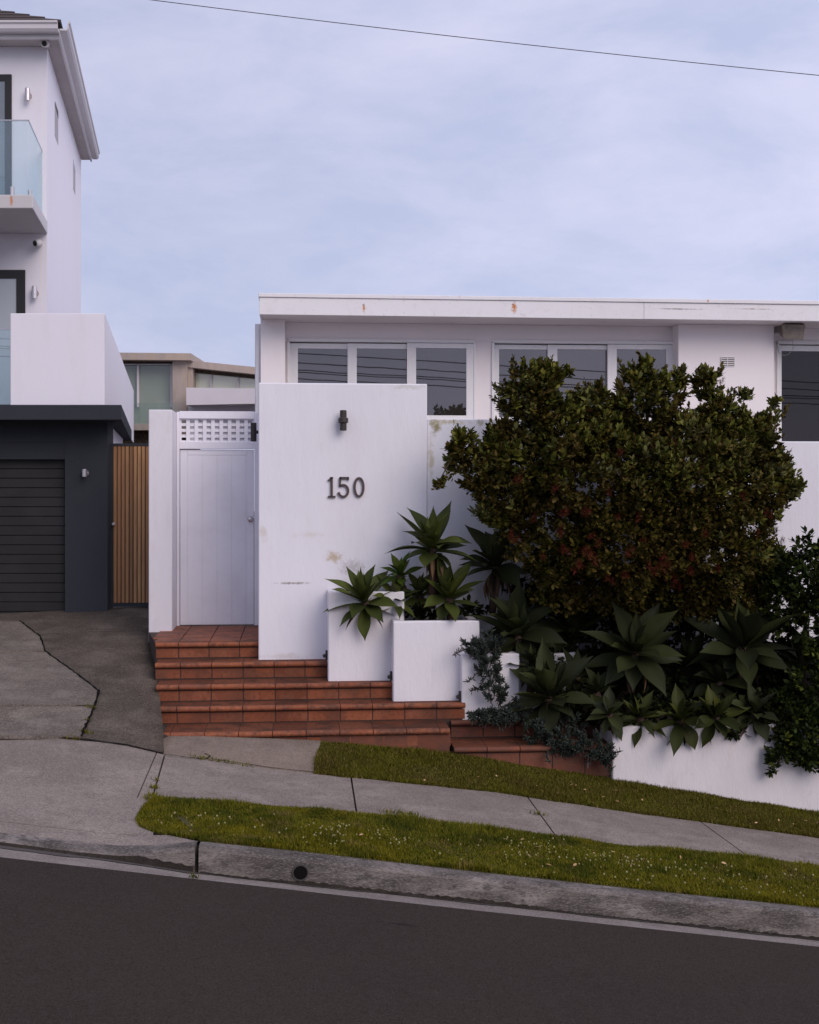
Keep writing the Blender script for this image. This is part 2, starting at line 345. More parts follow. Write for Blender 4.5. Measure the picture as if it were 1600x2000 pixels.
D = Line(8.18, [(0, 1626), (150, 1643), (232, 1652), (300, 1652), (384, 1643), (590, 1664), (900, 1700), (1250, 1738), (1600, 1774)])
E = Line(9.3, [(0, 1530), (200, 1552), (304, 1561), (640, 1583), (795, 1599), (900, 1614), (1087, 1634), (1206, 1651), (1469, 1678), (1600, 1694)])
Fl = Line(10.7, [(0, 1436), (160, 1445), (248, 1456), (320, 1473), (535, 1503), (662, 1516), (960, 1545), (1206, 1583), (1355, 1603), (1600, 1636)])
G = Line(11.52, [(0, 1386), (160, 1395), (250, 1404), (318, 1438), (400, 1438), (620, 1447), (888, 1474), (1060, 1500), (1200, 1523), (1400, 1553), (1600, 1585)])
DRB = Line(15.75, [(0, 1199), (125, 1193), (212, 1188), (290, 1185), (350, 1185)], .02, .0)
def lerp(a, b, t): return a + (b - a) * t
RD = Line(5.0, [(0, 2150), (800, 2280), (1600, 2410)])
def gz(X, Y):
    rows = [A, B, Cc, D, E, Fl, G]
    if Y <= A.Y: return A(X) + .02 * max(0, min(A.Y - Y, 4))
    for a, b in zip(rows, rows[1:]):
        if Y <= b.Y: return lerp(a(X), b(X), (Y - a.Y) / (b.Y - a.Y))
    return G(X)
def drz(X, Y): return lerp(Fl(X), DRB(X), (Y - 10.7) / (DRB.Y - 10.7))
def hit(px, py, fn):
    r = ray(px, py); lo, hi = 4.0, 18.0
    for _ in range(40):
        t = (lo + hi) / 2; p = Vector((r.x * t, r.y * t, CZ + r.z * t))
        if p.z > fn(p.x, p.y): lo = t
        else: hi = t
    return p
def strip(mb, l0, l1, x0a, x1a, x0b=None, x1b=None, n=60, dz=0, th=.0, rows=1):
    """surface between two ground lines; X range at l0 (x0a..x1a) and at l1 (x0b..x1b)"""
    x0b = x0a if x0b is None else x0b; x1b = x1a if x1b is None else x1b
    b = len(mb.v)
    for j in range(rows + 1):
        q = j / rows
        for i in range(n + 1):
            s = i / n; X0 = lerp(x0a, x1a, s); X1 = lerp(x0b, x1b, s)
            X = lerp(X0, X1, q); Y = lerp(l0.Y, l1.Y, q)
            mb.v.append((X, Y, lerp(l0(X0), l1(X1), q) + dz))
    for j in range(rows):
        for i in range(n):
            a = b + j * (n + 1) + i; mb.f.append((a, a + 1, a + n + 2, a + n + 1))
    if th:
        e = [b + i for i in range(n + 1)] + [b + j * (n + 1) + n for j in range(1, rows + 1)] + [b + rows * (n + 1) + i for i in range(n - 1, -1, -1)] + [b + j * (n + 1) for j in range(rows - 1, 0, -1)]
        m = len(mb.v)
        for k in e: v = mb.v[k]; mb.v.append((v[0], v[1], v[2] - th))
        L = len(e)
        for k in range(L): mb.f.append((e[k], m + k, m + (k + 1) % L, e[(k + 1) % L]))
XL, XR = -16, 16
XC = FX(384, 8.0)      # kerb joint where the crossing ends
# ground sheet
g = MB()
xs = [-90, -40] + list(np.linspace(-16, 16, 65)) + [40, 90]
ys = [-90, -40, -12, 3.6, 7.72, 8.0, 8.18, 9.3, 10.7, 11.52, 12.5, 14, 16, 20, 40, 120]
for y in ys:
    for x in xs:
        z = gz(x, y) - .035 if y <= 11.52 else (min(gz(x, 11.52), drz(x, min(y, 15.75))) - .06)
        g.v.append((x, y, z))
nx = len(xs)
for j in range(len(ys) - 1):
    for i in range(nx - 1): a = j * nx + i; g.f.append((a, a + 1, a + nx + 1, a + nx))
tag(g.build('ground', soil), kind='structure')
# road
r_ = MB(); n = 80
for y in (-6, 3.7, 5.7, 7.72):
    for i in range(n + 1):
        X = lerp(XL, XR, i / n); r_.v.append((X, y, gz(X, y)))
for j in range(3):
    for i in range(n): a = j * (n + 1) + i; r_.f.append((a, a + 1, a + n + 2, a + n + 1))
tag(r_.build('road', road_mat, smooth=True), kind='structure')
o_ = MB(); 
tag(strip(o_, A, B, XL, XR, n=120) or o_.build('gutter', gut_mat, smooth=True), kind='structure')
# silt line at the foot of the kerb, a thin sheet with a wavering edge
s_ = MB()
for i in range(401):
    X = lerp(-4, 6, i / 400); wv = .02 + .03 * (math.sin(X * 7) * .5 + math.sin(X * 17 + 1) * .3 + random.random() * .3) + (.035 if X < XC else 0)
    s_.v.append((X, 8.0, B(X) + .004)); y0 = 8.0 - max(.012, wv); s_.v.append((X, y0, gz(X, y0) + .004))
for i in range(400): a = 2 * i; s_.f.append((a, a + 1, a + 3, a + 2))
tag(s_.build('gutter_silt', gut_dark), kind='structure')
# kerb pieces with rounded arris
kb = MB()
def kerb_piece(x0, x1, n):
    prof = []
    b = len(kb.v); m = 0
    for i in range(n + 1):
        X = lerp(x0, x1, i / n); zb, zt, zd = B(X), Cc(X), D(X); rr = min(.022, max(.002, (zt - zb) * .45))
        P = [(8.0, zb - .05), (8.0, zb), (8.0 + (.025) * .7, zt - rr), (8.0 + .025 + rr * .35, zt - rr * .25), (8.0 + .03 + rr, zt + .001), (8.18, zd + .001), (8.18, zd - .1)]
        m = len(P)
        for (y, z) in P: kb.v.append((X, y, z))
    for i in range(n):
        for k in range(m - 1): a = b + i * m + k; kb.f.append((a, a + 1, a + m + 1, a + m))
    kb.f.append(tuple(b + k for k in range(m))); kb.f.append(tuple(b + n * m + k for k in range(m))[::-1])
jx = [XL, -8, XC - .009]; kerb_piece(-16, XC - .012, 160)
kx = [XC + .012, 3.66, 16]
kerb_piece(XC + .012, 16, 220)
tag(kb.build('kerb', kerb_mat, smooth=False), kind='structure')
al = MB()
for seg_ in ((-6, XC - .02), (XC + .02, 6)):
    b_ = len(al.v); n_ = 300
    for i in range(n_ + 1):
        X = lerp(seg_[0], seg_[1], i / n_); zb, zt = B(X), Cc(X); hh = .020 + .007 * math.sin(X * 2.1) + .004 * math.sin(X * 5.3 + 1) + random.uniform(-.006, .006) + (.03 if X < XC else 0)
        hh = min(max(hh, .012), (zt - zb) * .8); f_ = hh / (zt - zb)
        al.v.append((X, 7.994, zb)); al.v.append((X, 7.9955 + .0175 * f_, zb + hh))
    for i in range(n_): a = b_ + 2 * i; al.f.append((a, a + 1, a + 3, a + 2))
tag(al.build('kerb_algae', algae_mat), kind='structure')
# footpath slabs, each cut by its joints, plus the crossing
fp = MB()
def jn(pF, pE): return (FX(pE[0], 9.3), FX(pF[0], 10.7))
J = [jn((322, 1478), (297, 1560)), jn((686, 1518), (697, 1588)), jn((1030, 1560), (1087, 1634)), jn((1368, 1605), (1469, 1678))]
step = J[3][0] - J[2][0]
J += [(J[3][0] + step * k, J[3][1] + step * k) for k in (1, 2, 3, 4, 5)]
gp = .007
for a, b in zip(J, J[1:]): strip(fp, E, Fl, a[0] + gp, b[0] - gp, a[1] + gp, b[1] - gp, n=16, th=.05)
a = J[0]
# narrow strip left of the joint, then the crossing
j0 = (FX(268, 9.3), FX(306, 10.7))
strip(fp, E, Fl, j0[0] + .005, a[0] - gp, j0[1] + .005, a[1] - gp, n=6, th=.05)
strip(fp, E, Fl, -16, j0[0] - .004, -16, j0[1] - .004, n=60, th=.05, rows=4)
class GL:
    def __init__(s, Y): s.Y = Y
    def __call__(s, X): return gz(X, s.Y)
JL = GL(8.40)
DJ = Line(8.18, [(0, 1626), (150, 1643), (232, 1652), (300, 1652), (384, 1643)])
strip(fp, D, JL, -16, XC, -16, FX(330, 8.42), n=60, th=.0)
JL2 = GL(8.414)
strip(fp, JL2, E, -16, FX(300, 8.43), -16, FX(300, 9.3), n=60, th=.04, rows=3)
tag(fp.build('footpath', path_mat), kind='structure')
# apron slab in front of the steps
ap = MB()
b0 = FX(320, 10.7)
strip(ap, Fl, G, FX(316, 10.7), FX(612, 10.7), FX(318, 11.52), FX(627, 11.52), n=12, dz=.006, th=.05)
tag(ap.build('apron_slab', apron_mat), kind='structure')
# driveway
dv = MB(); n, mrow = 40, 14
edgeX = lambda Y: float(np.interp(Y, [10.7, 11.5, 12.2, 12.9, 14.0, 15.75], [FX(321, 10.7), FX(317, 11.5), FX(311, 12.2), FX(304, 12.9), FX(292, 14.0), FX(330, 15.75)]))
for j in range(mrow + 1):
    Y = lerp(10.7, 15.75, j / mrow)
    for i in range(n + 1):
        X = lerp(-12, edgeX(Y), (i / n) ** .6); dv.v.append((X, Y, drz(X, Y) + .004))
for j in range(mrow):
    for i in range(n): a = j * (n + 1) + i; dv.f.append((a, a + 1, a + n + 2, a + n + 1))
m = len(dv.v)
for j in range(mrow + 1):
    v = dv.v[j * (n + 1) + n]; dv.v.append((v[0], v[1], v[2] - .12))
for j in range(mrow): dv.f.append((j * (n + 1) + n, m + j, m + j + 1, (j + 1) * (n + 1) + n))
tag(dv.build('driveway', drive_mat, smooth=True), kind='structure')
def sheet(mb, pix, fn, dz, sub=6):
    # polygon given in pixels, dropped on the surface, fan of small triangles following it
    P = [hit(x, y, fn) for x, y in pix]; import bmesh
    b = len(mb.v)
    for p in P: mb.v.append((p.x, p.y, fn(p.x, p.y) + dz))
    mb.f.append(tuple(range(b, b + len(P))))
ds = MB()
def slabs(polys):
    for p in polys:
        P = [hit(x, y, drz) for x, y in p]
        b = len(ds.v); c = sum(P, Vector()) / len(P)
        N_ = 5; k = len(P)
        for q in range(N_ + 1):
            for v in P:
                w_ = c.lerp(v, max(.001, q / N_)); ds.v.append((w_.x, w_.y, drz(w_.x, w_.y) + .014 + (0 if q < N_ else -.0)))
        for q in range(N_):
            for i in range(k): ds.f.append((b + q * k + i, b + q * k + (i + 1) % k, b + (q + 1) * k + (i + 1) % k, b + (q + 1) * k + i))
        e = b + N_ * k; m = len(ds.v)
        for i in range(k): v = ds.v[e + i]; ds.v.append((v[0], v[1], v[2] - .03))
        for i in range(k): ds.f.append((e + i, e + (i + 1) % k, m + (i + 1) % k, m + i))
slabs([[(-500, 1278), (92, 1276), (130, 1304), (192, 1352), (186, 1379), (-500, 1379)],
       [(-500, 1383), (184, 1383), (172, 1410), (158, 1441), (-500, 1432)],
       [(-500, 1212), (38, 1216), (78, 1246), (88, 1273), (-500, 1275)]])
tag(ds.build('driveway_slab', slab_mat), kind='structure')

def crack(mb, pix, fn, w_, dz, jit=.006):
    P = [hit(x, y, fn) for x, y in pix]; Q = []
    for a, b in zip(P, P[1:]):
        n_ = max(2, int((b - a).length / .06))
        for i in range(n_):
            q = a.lerp(b, i / n_); Q.append(Vector((q.x + random.uniform(-jit, jit), q.y + random.uniform(-jit, jit), 0)))
    Q.append(Vector((P[-1].x, P[-1].y, 0))); b0_ = len(mb.v)
    for i, q in enumerate(Q):
        t = (Q[min(i + 1, len(Q) - 1)] - Q[max(i - 1, 0)]).normalized(); nn = Vector((-t.y, t.x, 0)) * w_ * random.uniform(.3, .7)
        for v in (q + nn, q - nn): mb.v.append((v.x, v.y, fn(v.x, v.y) + dz))
    for i in range(len(Q) - 1): a = b0_ + 2 * i; mb.f.append((a, a + 1, a + 3, a + 2))
ckm = MB()
crack(ckm, [(38, 1215), (78, 1245), (89, 1275), (130, 1304), (193, 1352)], drz, .016, .019)
crack(ckm, [(193, 1352), (187, 1380), (173, 1410), (159, 1441)], drz, .022, .019)
crack(ckm, [(-200, 1381), (0, 1381), (186, 1381)], drz, .010, .019, .002)
crack(ckm, [(-200, 1436), (0, 1437), (160, 1445), (248, 1457), (320, 1474)], drz, .016, .012, .003)
crack(ckm, [(90, 1240), (170, 1236), (290, 1234)], drz, .006, .009, .004)
tag(ckm.build('driveway_crack', black_gap), kind='structure')
apk = MB(); crack(apk, [(322, 1476), (360, 1481), (405, 1484), (412, 1479), (400, 1474)], gz, .012, .012); crack(apk, [(412, 1484), (520, 1500), (612, 1510)], gz, .008, .012, .002)
tag(apk.build('apron_crack', black_gap), kind='structure')
# ------------------------------------------------------------------ terracotta steps
hl = [1.513, 1.676, 1.839, 2.002, 2.165, 2.335]
zl = [CZ - h for h in hl]
stairs = thing('tiled_steps', 'terracotta tiled front steps climbing to the white gate', 'steps', (0, 12, CZ - 2.4))
def tile_row(mb, x0, x1, y0, y1, z0, z1, first, pitch=.305, gap=.009):
    x = x0; nx_ = first
    while x < x1 - .02:
        xe = min(nx_, x1)
        if xe - x > .03:
            jz = random.uniform(-.0012, .0012)
            mb.box(x + gap / 2, xe - gap / 2, y0 + jz, y1, z0 + gap / 2, z1 - gap / 2)
        x = xe; nx_ = x + pitch
def nosing_row(mb, x0, x1, yf, zt, first, depth, pitch=.305, gap=.009, r=.021):
    x = x0; nx_ = first
    while x < x1 - .02:
        xe = min(nx_, x1)
        if xe - x > .03:
            a, b = x + gap / 2, xe - gap / 2; jz = random.uniform(-.0015, .0015)
            pr = [(yf + depth, zt + jz - .012), (yf + depth, zt + jz)]
            for k in range(8):
                q = math.pi * (.5 + k / 7); pr.append((yf + r + r * math.cos(q) * 1.0, zt + jz - r + r * math.sin(q)))
            pr.append((yf + r + .02, zt + jz - 2 * r))
            mb.prism([(a, y, z) for y, z in pr], (b - a, 0, 0))
        x = xe; nx_ = x + pitch
core = MB()
def make_step(i, Yf, xl, xr, zt, zlow, ytread, joint_px, mat, back=None):
    mb = MB(); X0, X1 = FX(xl, Yf), FX(xr, Yf); fj = FX(joint_px, Yf)
    nm = MB(); nosing_row(nm, X0, X1, Yf, zt, fj, .062, gap=.006, r=.024)
    tm = MB(); tile_row(tm, X0, X1, Yf + .069, Yf + ytread + .02, zt - .014, zt + .001, fj, gap=.006)
    tile_row(mb, X0, X1, Yf + .036, Yf + .05, zlow + .004, zt - .056, fj)  # riser stops short, bare dark grout stands in for the nosing's shadow line
    core.box(X0 + .004, X1 - .004, Yf + .042, Yf + ytread + .2, zlow - .3, zt - .006)
    o = mb.build('step', mat, stairs, bevel=.0025, seg=1)
    nm.build('nosing', nosing_mat if mat is terracotta else mat, o, bevel=.002, seg=1)
    tm.build('tread', tread_mat, o)
    return o
YN = [12.88, 12.55, 12.2, 11.93, 11.5]
make_step(0, YN[0], 303, 507, zl[0], zl[1], .13, 348, terracotta)
make_step(1, YN[1], 302, 644, zl[1], zl[2], .34, 352, terracotta)
make_step(2, YN[2], 304, 775, zl[2], zl[3], .36, 349, terracotta)
make_step(3, YN[3], 311, 910, zl[3], zl[4], .30, 345, terracotta)
make_step(4, YN[4], 317, 880, zl[4], zl[5], .46, 332, terracotta)
make_step(5, 11.9, 881, 1175, zl[4] - .002, zl[5], .2, 945, terracotta_dirty)
make_step(6, 11.47, 887, 1196, zl[5], zl[5] - .30, .44, 952, terracotta_dirty)
ck = MB(); xe = FX(880, 11.5); tile_row(ck, 0, 0, 0, 0, 0, 0, 0)
for ya in (11.545, 11.72): ck.box(xe - .004, xe + .006, ya, ya + .17, zl[5] + .004, zl[4] - .05)
ck.build('riser_tiles', terracotta_dirty, stairs, bevel=.002, seg=1)
core.build('grout_base', grout, stairs)
# wall of tiles under the lowest left tread, running down with the lawn
lt = MB(); tile_row(lt, FX(625, 11.5), FX(886, 11.5), 11.535, 11.55, zl[4] - .33, zl[4] - .045, FX(685, 11.5))
lt.build('riser_tiles', terracotta_dirty, stairs, bevel=.0025, seg=1)
# landing
ld = MB(); cb = MB()
xa0, xa1 = FX(303, 12.88), FX(291, 14.0)
cb.prism([(xa0, 12.95, zl[0] - .5), (FX(507, 12.88), 12.95, zl[0] - .5), (FX(507, 12.88), 14.6, zl[0] - .5), (xa1 + .08, 14.6, zl[0] - .5), (xa1, 14.0, zl[0] - .5)], (0, 0, .488))
tx = xa0; 
rowsY = [(13.02, 13.32), (13.32, 13.62), (13.62, 13.92), (13.92, 14.22), (14.22, 14.55)]
for (ya, yb) in rowsY:
    x = FX(348, 12.88) - .305
    for k in range(7):
        a0, b0_ = x + k * .305 + .0045, x + (k + 1) * .305 - .0045
        lft = lerp(xa0, xa1, min(1, (ya - 12.88) / 1.12)); rgt = FX(507, 12.88)
        a0 = max(a0, lft + .004); b0_ = min(b0_, rgt)
        if b0_ - a0 > .03: ld.box(a0, b0_, ya + .0045, yb - .0045, zl[0] - .013, zl[0] - .001 + random.uniform(-.001, .001))
ld.build('landing_tiles', nosing_mat, stairs, bevel=.0025, seg=1)
cb.build('landing_base', grout, stairs)

# ------------------------------------------------------------------ street wall (150), garden wall, planters
hw = thing('street_wall', 'tall white rendered wall carrying the house number', 'wall', (FX(503, YW), YW, zl[1]))
wmb = MB(); x0, x1 = FX(505, YW), FX(834.5, YW); zt = FZ(669, 748.5, YW)
wmb.box(x0, x1, YW, YW + .28, zl[2] - .1, zt)
wmb.box(x0, x0 + .22, YW + .28, YG + .12, zl[1] - .1, zt - .002)
hw_o = wmb.build('wall', white_wall, hw, bevel=.012)
gw = MB(); gx1 = FX(1512, YW)
gw.box(x1 + .001, gx1, YW + .012, YW + .26, -1.6, FZ(900, 818, YW))
gw.box(gx1, 9.0, YW + .012, YW + .26, -1.6, FZ(1560, 862, YW))
tag(gw.build('garden_wall', white_wall, loc=(x1, YW, -1.2), bevel=.01), 'long lower white wall with mossy stains behind the flowering bush', 'wall')

def planter(x0p, x1p, top, Yf, zbot, label, Yb=YW, soil_dz=.05, x1b=None):
    X0, X1 = FX(x0p, Yf), FX(x1p, Yf); z1 = FZ((x0p + x1p) / 2, top, Yf)
    t = thing('planter', label, 'planter', (X0, Yf, zbot), 'white stepped planters')
    mb = MB(); th = .09
    mb.box(X0, X1, Yf, Yf + th, zbot - .1, z1)
    mb.box(X0, X0 + th, Yf + th, Yb, zbot - .1, z1)
    mb.box(X1 - th, X1, Yf + th, Yb, zbot - .1, z1)
    mb.build('wall', planter_wall, t, bevel=.014, seg=3)
    sb = MB(); sb.box(X0 + th, X1 - th, Yf + th, Yb - .002, z1 - .3, z1 - soil_dz); sb.build('soil', soil, t)
    return t
planter(641, 790, 1156, 12.36, zl[2], 'tallest white planter box beside the house number wall', soil_dz=.03)
planter(768, 937, 1213, 12.10, zl[3], 'widest white planter box with two low agaves above it')
planter(902, 1015, 1277, 11.97, zl[4], 'narrow white planter box half covered by blue trailing succulents')
planter(1004, 1130, 1277, 12.15, zl[5], 'white planter box hidden deep behind the agave leaves')
# retaining wall
rt = MB(); X0 = FX(1196.5, 11.45); zt = FZ(1200, 1419, 11.45)
rt.box(X0, 9, 11.45, 11.63, zt - 2.6, zt)
rt.box(X0, X0 + .16, 11.63, YW, zt - 2, zt)
rwo = rt.build('retaining_wall', retain_paint, loc=(X0, 11.45, zt - .6), bevel=.015, seg=3)
tag(rwo, 'low white retaining wall on the slope below the agaves', 'wall')
# terraces of soil behind
so_ = MB(); so_.box(X0 + .16, 9, 11.63, YW, zt - .5, zt - .06)
so_.box(FX(1130, 12.3), 9, 12.2, YW, zt - .1, zt + .55)
tag(so_.build('garden_soil', soil), kind='structure')

# ------------------------------------------------------------------ number, wall lamps, step lights
def stroke(path, w_, y, th, mb):
    P = [Vector(p) for p in path]; L = []; Rr = []
    for i, p in enumerate(P):
        if (P[0] - P[-1]).length < 1e-6 and i in (0, len(P) - 1): t = (P[1] - P[-2]).normalized()
        else: t = (P[min(i + 1, len(P) - 1)] - P[max(i - 1, 0)]).normalized()
        nn = Vector((-t.y, t.x)); ww = w_[i] if isinstance(w_, list) else w_
        L.append(p + nn * ww / 2); Rr.append(p - nn * ww / 2)
    for i in range(len(P) - 1):
        q = [L[i], L[i + 1], Rr[i + 1], Rr[i]]
        mb.prism([(a.x, y, a.y) for a in q], (0, th, 0))
def digit(name_label, path_list, px0, py0):
    # path in photo pixels relative to (px0, py0)
    mb = MB(); k = YW / F / .9985
    o0 = fac(px0, py0, YW)
    for path, w_ in path_list:
        pts = [Vector((o0.x + x * k, o0.z - y * k)) for x, y in path]
        stroke(pts, [q * k for q in w_] if isinstance(w_, list) else w_ * k, YW - .022, .018, mb)
    o = mb.build('house_number', number_metal, loc=(o0.x, YW, o0.z)); tag(o, name_label, 'house number', 'house number digits'); return o
digit('leftmost numeral, dark metal one under the wall light', [([(7, 1), (7, 38)], 4.5), ([(0, 38.5), (14.5, 38.5)], 3.6), ([(0, 7), (3, 5.5), (6, 1.8)], 3.4), ([(4.4, 1.6), (9.6, 1.6)], 3)], 641, 931.5)
arc = [(14.5 * 0 + 10.5 + 9.6 * math.cos(R(a)), 27 + 11.4 * math.sin(R(a))) for a in range(-125, 146, 15)]
digit('middle numeral, dark metal five on the tall wall', [([(3.6, 2), (21, 2)], 4.2), ([(20.2, 0), (20.2, 6.5)], 2.6), ([(4.6, 1), (4.0, 19)], 3.8), (arc, 4.4), ([(2.8, 33), (.8, 30)], 5)], 660, 931.5)
ov = [(11.2 + 8.6 * math.cos(R(a)), 20 + 17.8 * math.sin(R(a))) for a in range(0, 361, 12)]
digit('rightmost numeral, dark oval metal zero on the tall wall', [(ov, [4.6 if abs(math.cos(R(a))) > .5 else 4.2 for a in range(0, 361, 12)])], 690, 931.5)

def lathe(mb, cx, cy, prof, n=20):     # vertical axis
    b = len(mb.v); m = len(prof)
    for (r, z) in prof:
        for k in range(n): q = 2 * math.pi * k / n; mb.v.append((cx + r * math.cos(q), cy + r * math.sin(q), z))
    for i in range(m - 1):
        for k in range(n): mb.f.append((b + i * n + k, b + i * n + (k + 1) % n, b + (i + 1) * n + (k + 1) % n, b + (i + 1) * n + k))
    mb.f.append(tuple(b + k for k in range(n))); mb.f.append(tuple(b + (m - 1) * n + k for k in range(n)))
def updown(px, py, base, axis, label, r=.034, h=.205, mat=dark_metal, out=.085, ring=.05, group=None):
    """up-down wall light; base = point on the wall, axis = outward unit vector"""
    a = Vector(axis); c = base + a * out
    t = thing('wall_light', label, 'wall light', tuple(base), group)
    mb = MB(); z = c.z
    prof = [(r * .8, z - h / 2), (r, z - h / 2 + .004), (r, z - .028)]
    if ring: prof += [(ring * .9, z - .026), (ring, z - .02), (ring, z + .02), (ring * .9, z + .026)]
    prof += [(r, z + .028), (r, z + h / 2 - .004), (r * .8, z + h / 2)]
    lathe(mb, c.x, c.y, prof); mb.build('body', mat, t, smooth=False, bevel=.002, seg=1)
    mb = MB(); mb.tube([base - a * .002, base + a * out * .8], .018, 12); mb.tube([base - a * .001, base + a * .012], .04, 16); mb.build('bracket', mat, t)
    return t
updown(670, 822, fac(670, 822, YW), (0, -1, 0), 'dark up and down light on the wall above the house number', out=.08)
lp = Vector((x0, 13.55, FZ(500, 844, 13.55))); updown(0, 0, lp, (-1, 0, 0), 'dark up and down light on the wall end facing the gate', out=.075, ring=.0, r=.032, h=.2)
for (px, py, Y, xx, lab) in ((638, 1279, 12.55, FX(641, 12.36), 'small dark step light at the foot of the tallest planter'),
                             (768, 1320, 12.22, FX(768, 12.1), 'small dark step light between the tallest and widest planters'),
                             (899, 1359, 12.03, FX(902, 11.97), 'small dark step light at the right foot of the widest planter')):
    z = FZ(px, py, Y); t = thing('step_light', lab, 'step light', (xx, Y, z), 'small step lights')
    mb = MB(); mb.box(xx - .022, xx + .001, Y - .02, Y + .02, z - .045, z + .045); mb.build('backplate', dark_metal, t, bevel=.003)
    mb = MB(); mb.tube([(xx - .02, Y, z - .005), (xx - .045, Y, z - .015)], [.02, .016], 10); mb.build('spot_head', dark_metal, t)

# ------------------------------------------------------------------ gate
gp_ = MB(); X0 = FX(290.5, 14.0); X1 = FX(336.5, 14.0)
gp_.box(X0, X1, 14.0, YG + .25, zl[0] - .2, FZ(313, 800, 14.0))
tag(gp_.build('gate_pillar', planter_wall, loc=(X0, 14, zl[0]), bevel=.01), 'white rendered gate pillar left of the white gate', 'pillar')
gt = thing('garden_gate', 'white boarded front gate with lattice panel above it', 'gate', (FX(420, YG), YG, zl[0]))
XGa, XGb = X1, x0 - .0
gx = lambda p: FX(p, YG)
zz = lambda p: FZ(424, p, YG)
mb = MB()
mb.box(XGa + .002, gx(351), YG - .02, YG + .06, zl[0] + .002, zz(805))           # left jamb
mb.box(gx(497), XGb + .1, YG - .02, YG + .06, zl[0] + .002, zz(805))     # right jamb
mb.box(gx(351), gx(497), YG - .022, YG + .062, zz(818), zz(803.5))   # head
mb.box(gx(351), gx(497), YG - .018, YG + .058, zz(877), zz(863))   # transom
mb.build('frame', gate_paint, gt, bevel=.004)
mb = MB(); 
n = 9; pitch = (gx(497) - gx(351)) / n
for i in range(n + 1):
    xx = gx(351) + i * pitch; mb.box(xx - .021, xx + .021, YG + .012, YG + .022, zz(863), zz(818))
for j in range(5):
    z = lerp(zz(863), zz(818), j / 4); mb.box(gx(351), gx(497), YG + .0225, YG + .0325, z - .017, z + .017)
mb.build('lattice', gate_paint, gt)
mb = MB(); mb.box(gx(378), gx(497), YG + .05, YG + .06, zz(863) + .001, zz(818) - .001); mb.build('backing_panel', gate_paint, gt)
dr = MB(); bx_ = [352, 366, 395, 424, 453, 481, 496]
zb, ztp = zl[0] + .012, zz(878.5)
dr.box(gx(352), gx(496), YG + .0105, YG + .05, zb, ztp)
dr.box(gx(352), gx(366) - .002, YG + .004, YG + .015, zb, ztp - .0); dr.box(gx(482) + .002, gx(496), YG + .004, YG + .015, zb, ztp)
dr.box(gx(366), gx(482), YG + .004, YG + .015, zz(889), ztp)
for a, b in zip(bx_[1:-2], bx_[2:-1]):
    dr.box(gx(a) + .0018, gx(b) - .0018, YG + .006, YG + .016, zb, zz(889) - .002)
do = dr.build('door', gate_paint, gt, bevel=.003, seg=1)
kp = fac(489, 1014, YG)
mb = MB(); mb.tube([(kp.x, YG + .004, kp.z), (kp.x, YG - .006, kp.z)], .034, 18); mb.tube([(kp.x, YG - .004, kp.z), (kp.x, YG - .035, kp.z), (kp.x, YG - .04, kp.z), (kp.x, YG - .055, kp.z), (kp.x, YG - .07, kp.z), (kp.x, YG - .074, kp.z)], [.012, .012, .024, .03, .022, .008], 16)
mb.build('door_knob', steel, do, smooth=True)

# ------------------------------------------------------------------ white house
hs = thing('white_house', 'white flat roofed house with a band of sliding windows', 'house', (FX(507, YCOL), YCOL, -1))
HX0, HX1 = FX(507, YFS), 12.0
zf_t = FZ(507, 573, YFS); zf_b = FZ(507, 614.5, YFS)
roof = MB(); roof.box(HX0 + .02, HX1, YFS + .002, 24, zf_b + .03, zf_t - .045); 
roof.box(HX0 + .02, HX1, YFS + .03, YREC + .1, zf_b + .012, zf_b + .03)
ro = roof.build('roof', soffit_mat if False else house_paint, hs)
fs = MB(); xj = FX(1257, YFS)
fs.box(HX0, xj - .002, YFS - .02, YFS + .02, zf_b, zf_t - .05); fs.box(xj + .002, HX1, YFS - .018, YFS + .02, zf_b + .002, zf_t - .05)
fs.box(HX0, HX0 + .03, YFS + .02, 20, zf_b, zf_t - .05)
fs.build('fascia', fascia_paint, hs, bevel=.004)
cp = MB(); cp.box(HX0 - .012, HX1, YFS - .035, YFS + .06, zf_t - .046, zf_t); cp.box(HX0 - .012, HX0 + .06, YFS + .06, 20, zf_t - .046, zf_t)
cp.build('roof_capping', fascia_paint, hs, bevel=.006)
zs = zf_b + .012
wl = MB()
cx0, cx1 = FX(509, YCOL), FX(557, YCOL)
wl.box(cx0, cx1, YCOL, YREC + .3, -1.5, zs)                               # left column
wl.box(FX(1325, YCOL), FX(1512, YCOL), YCOL, YREC + .3, -1.5, zs)          # solid bay
def rec(x0p, x1p, z0, z1, Y=YREC, th=.12): wl.box(FX(x0p, Y), FX(x1p, Y), Y, Y + th, z0, z1)
zwt = FZ(740, 664, YREC); zwb = FZ(740, 822, YREC)
e1, e2 = FX(563, YREC), FX(928, YREC); e3, e4 = FX(962, YREC), FX(1321, YREC)
cR = FX(1325, YCOL); 
wl.box(cx1, cR, YREC, YREC + .12, zwt, zs)                     # lintel band
wl.box(cx1, e1, YREC, YREC + .12, -1.5, zwt); wl.box(e2, e3, YREC - .001, YREC + .119, -1.5, zwt); wl.box(e4, cR, YREC, YREC + .12, -1.5, zwt)
wl.box(e1, e2, YREC, YREC + .12, -1.5, zwb); wl.box(e3, e4, YREC, YREC + .12, -1.5, zwb)
dR = FX(1512, YCOL)
w3l = FX(1517, YREC); zw3t = FZ(1560, 668, YREC); zw3b = FZ(1560, 885, YREC)
wl.box(dR, HX1, YREC, YREC + .12, zw3t, zs); wl.box(dR, w3l, YREC, YREC + .12, -1.5, zw3t); wl.box(w3l, HX1, YREC, YREC + .12, -1.5, zw3b)
wl.box(cx0, cx0 + .2, YREC + .3, 22, -1.5, zs)                  # side wall
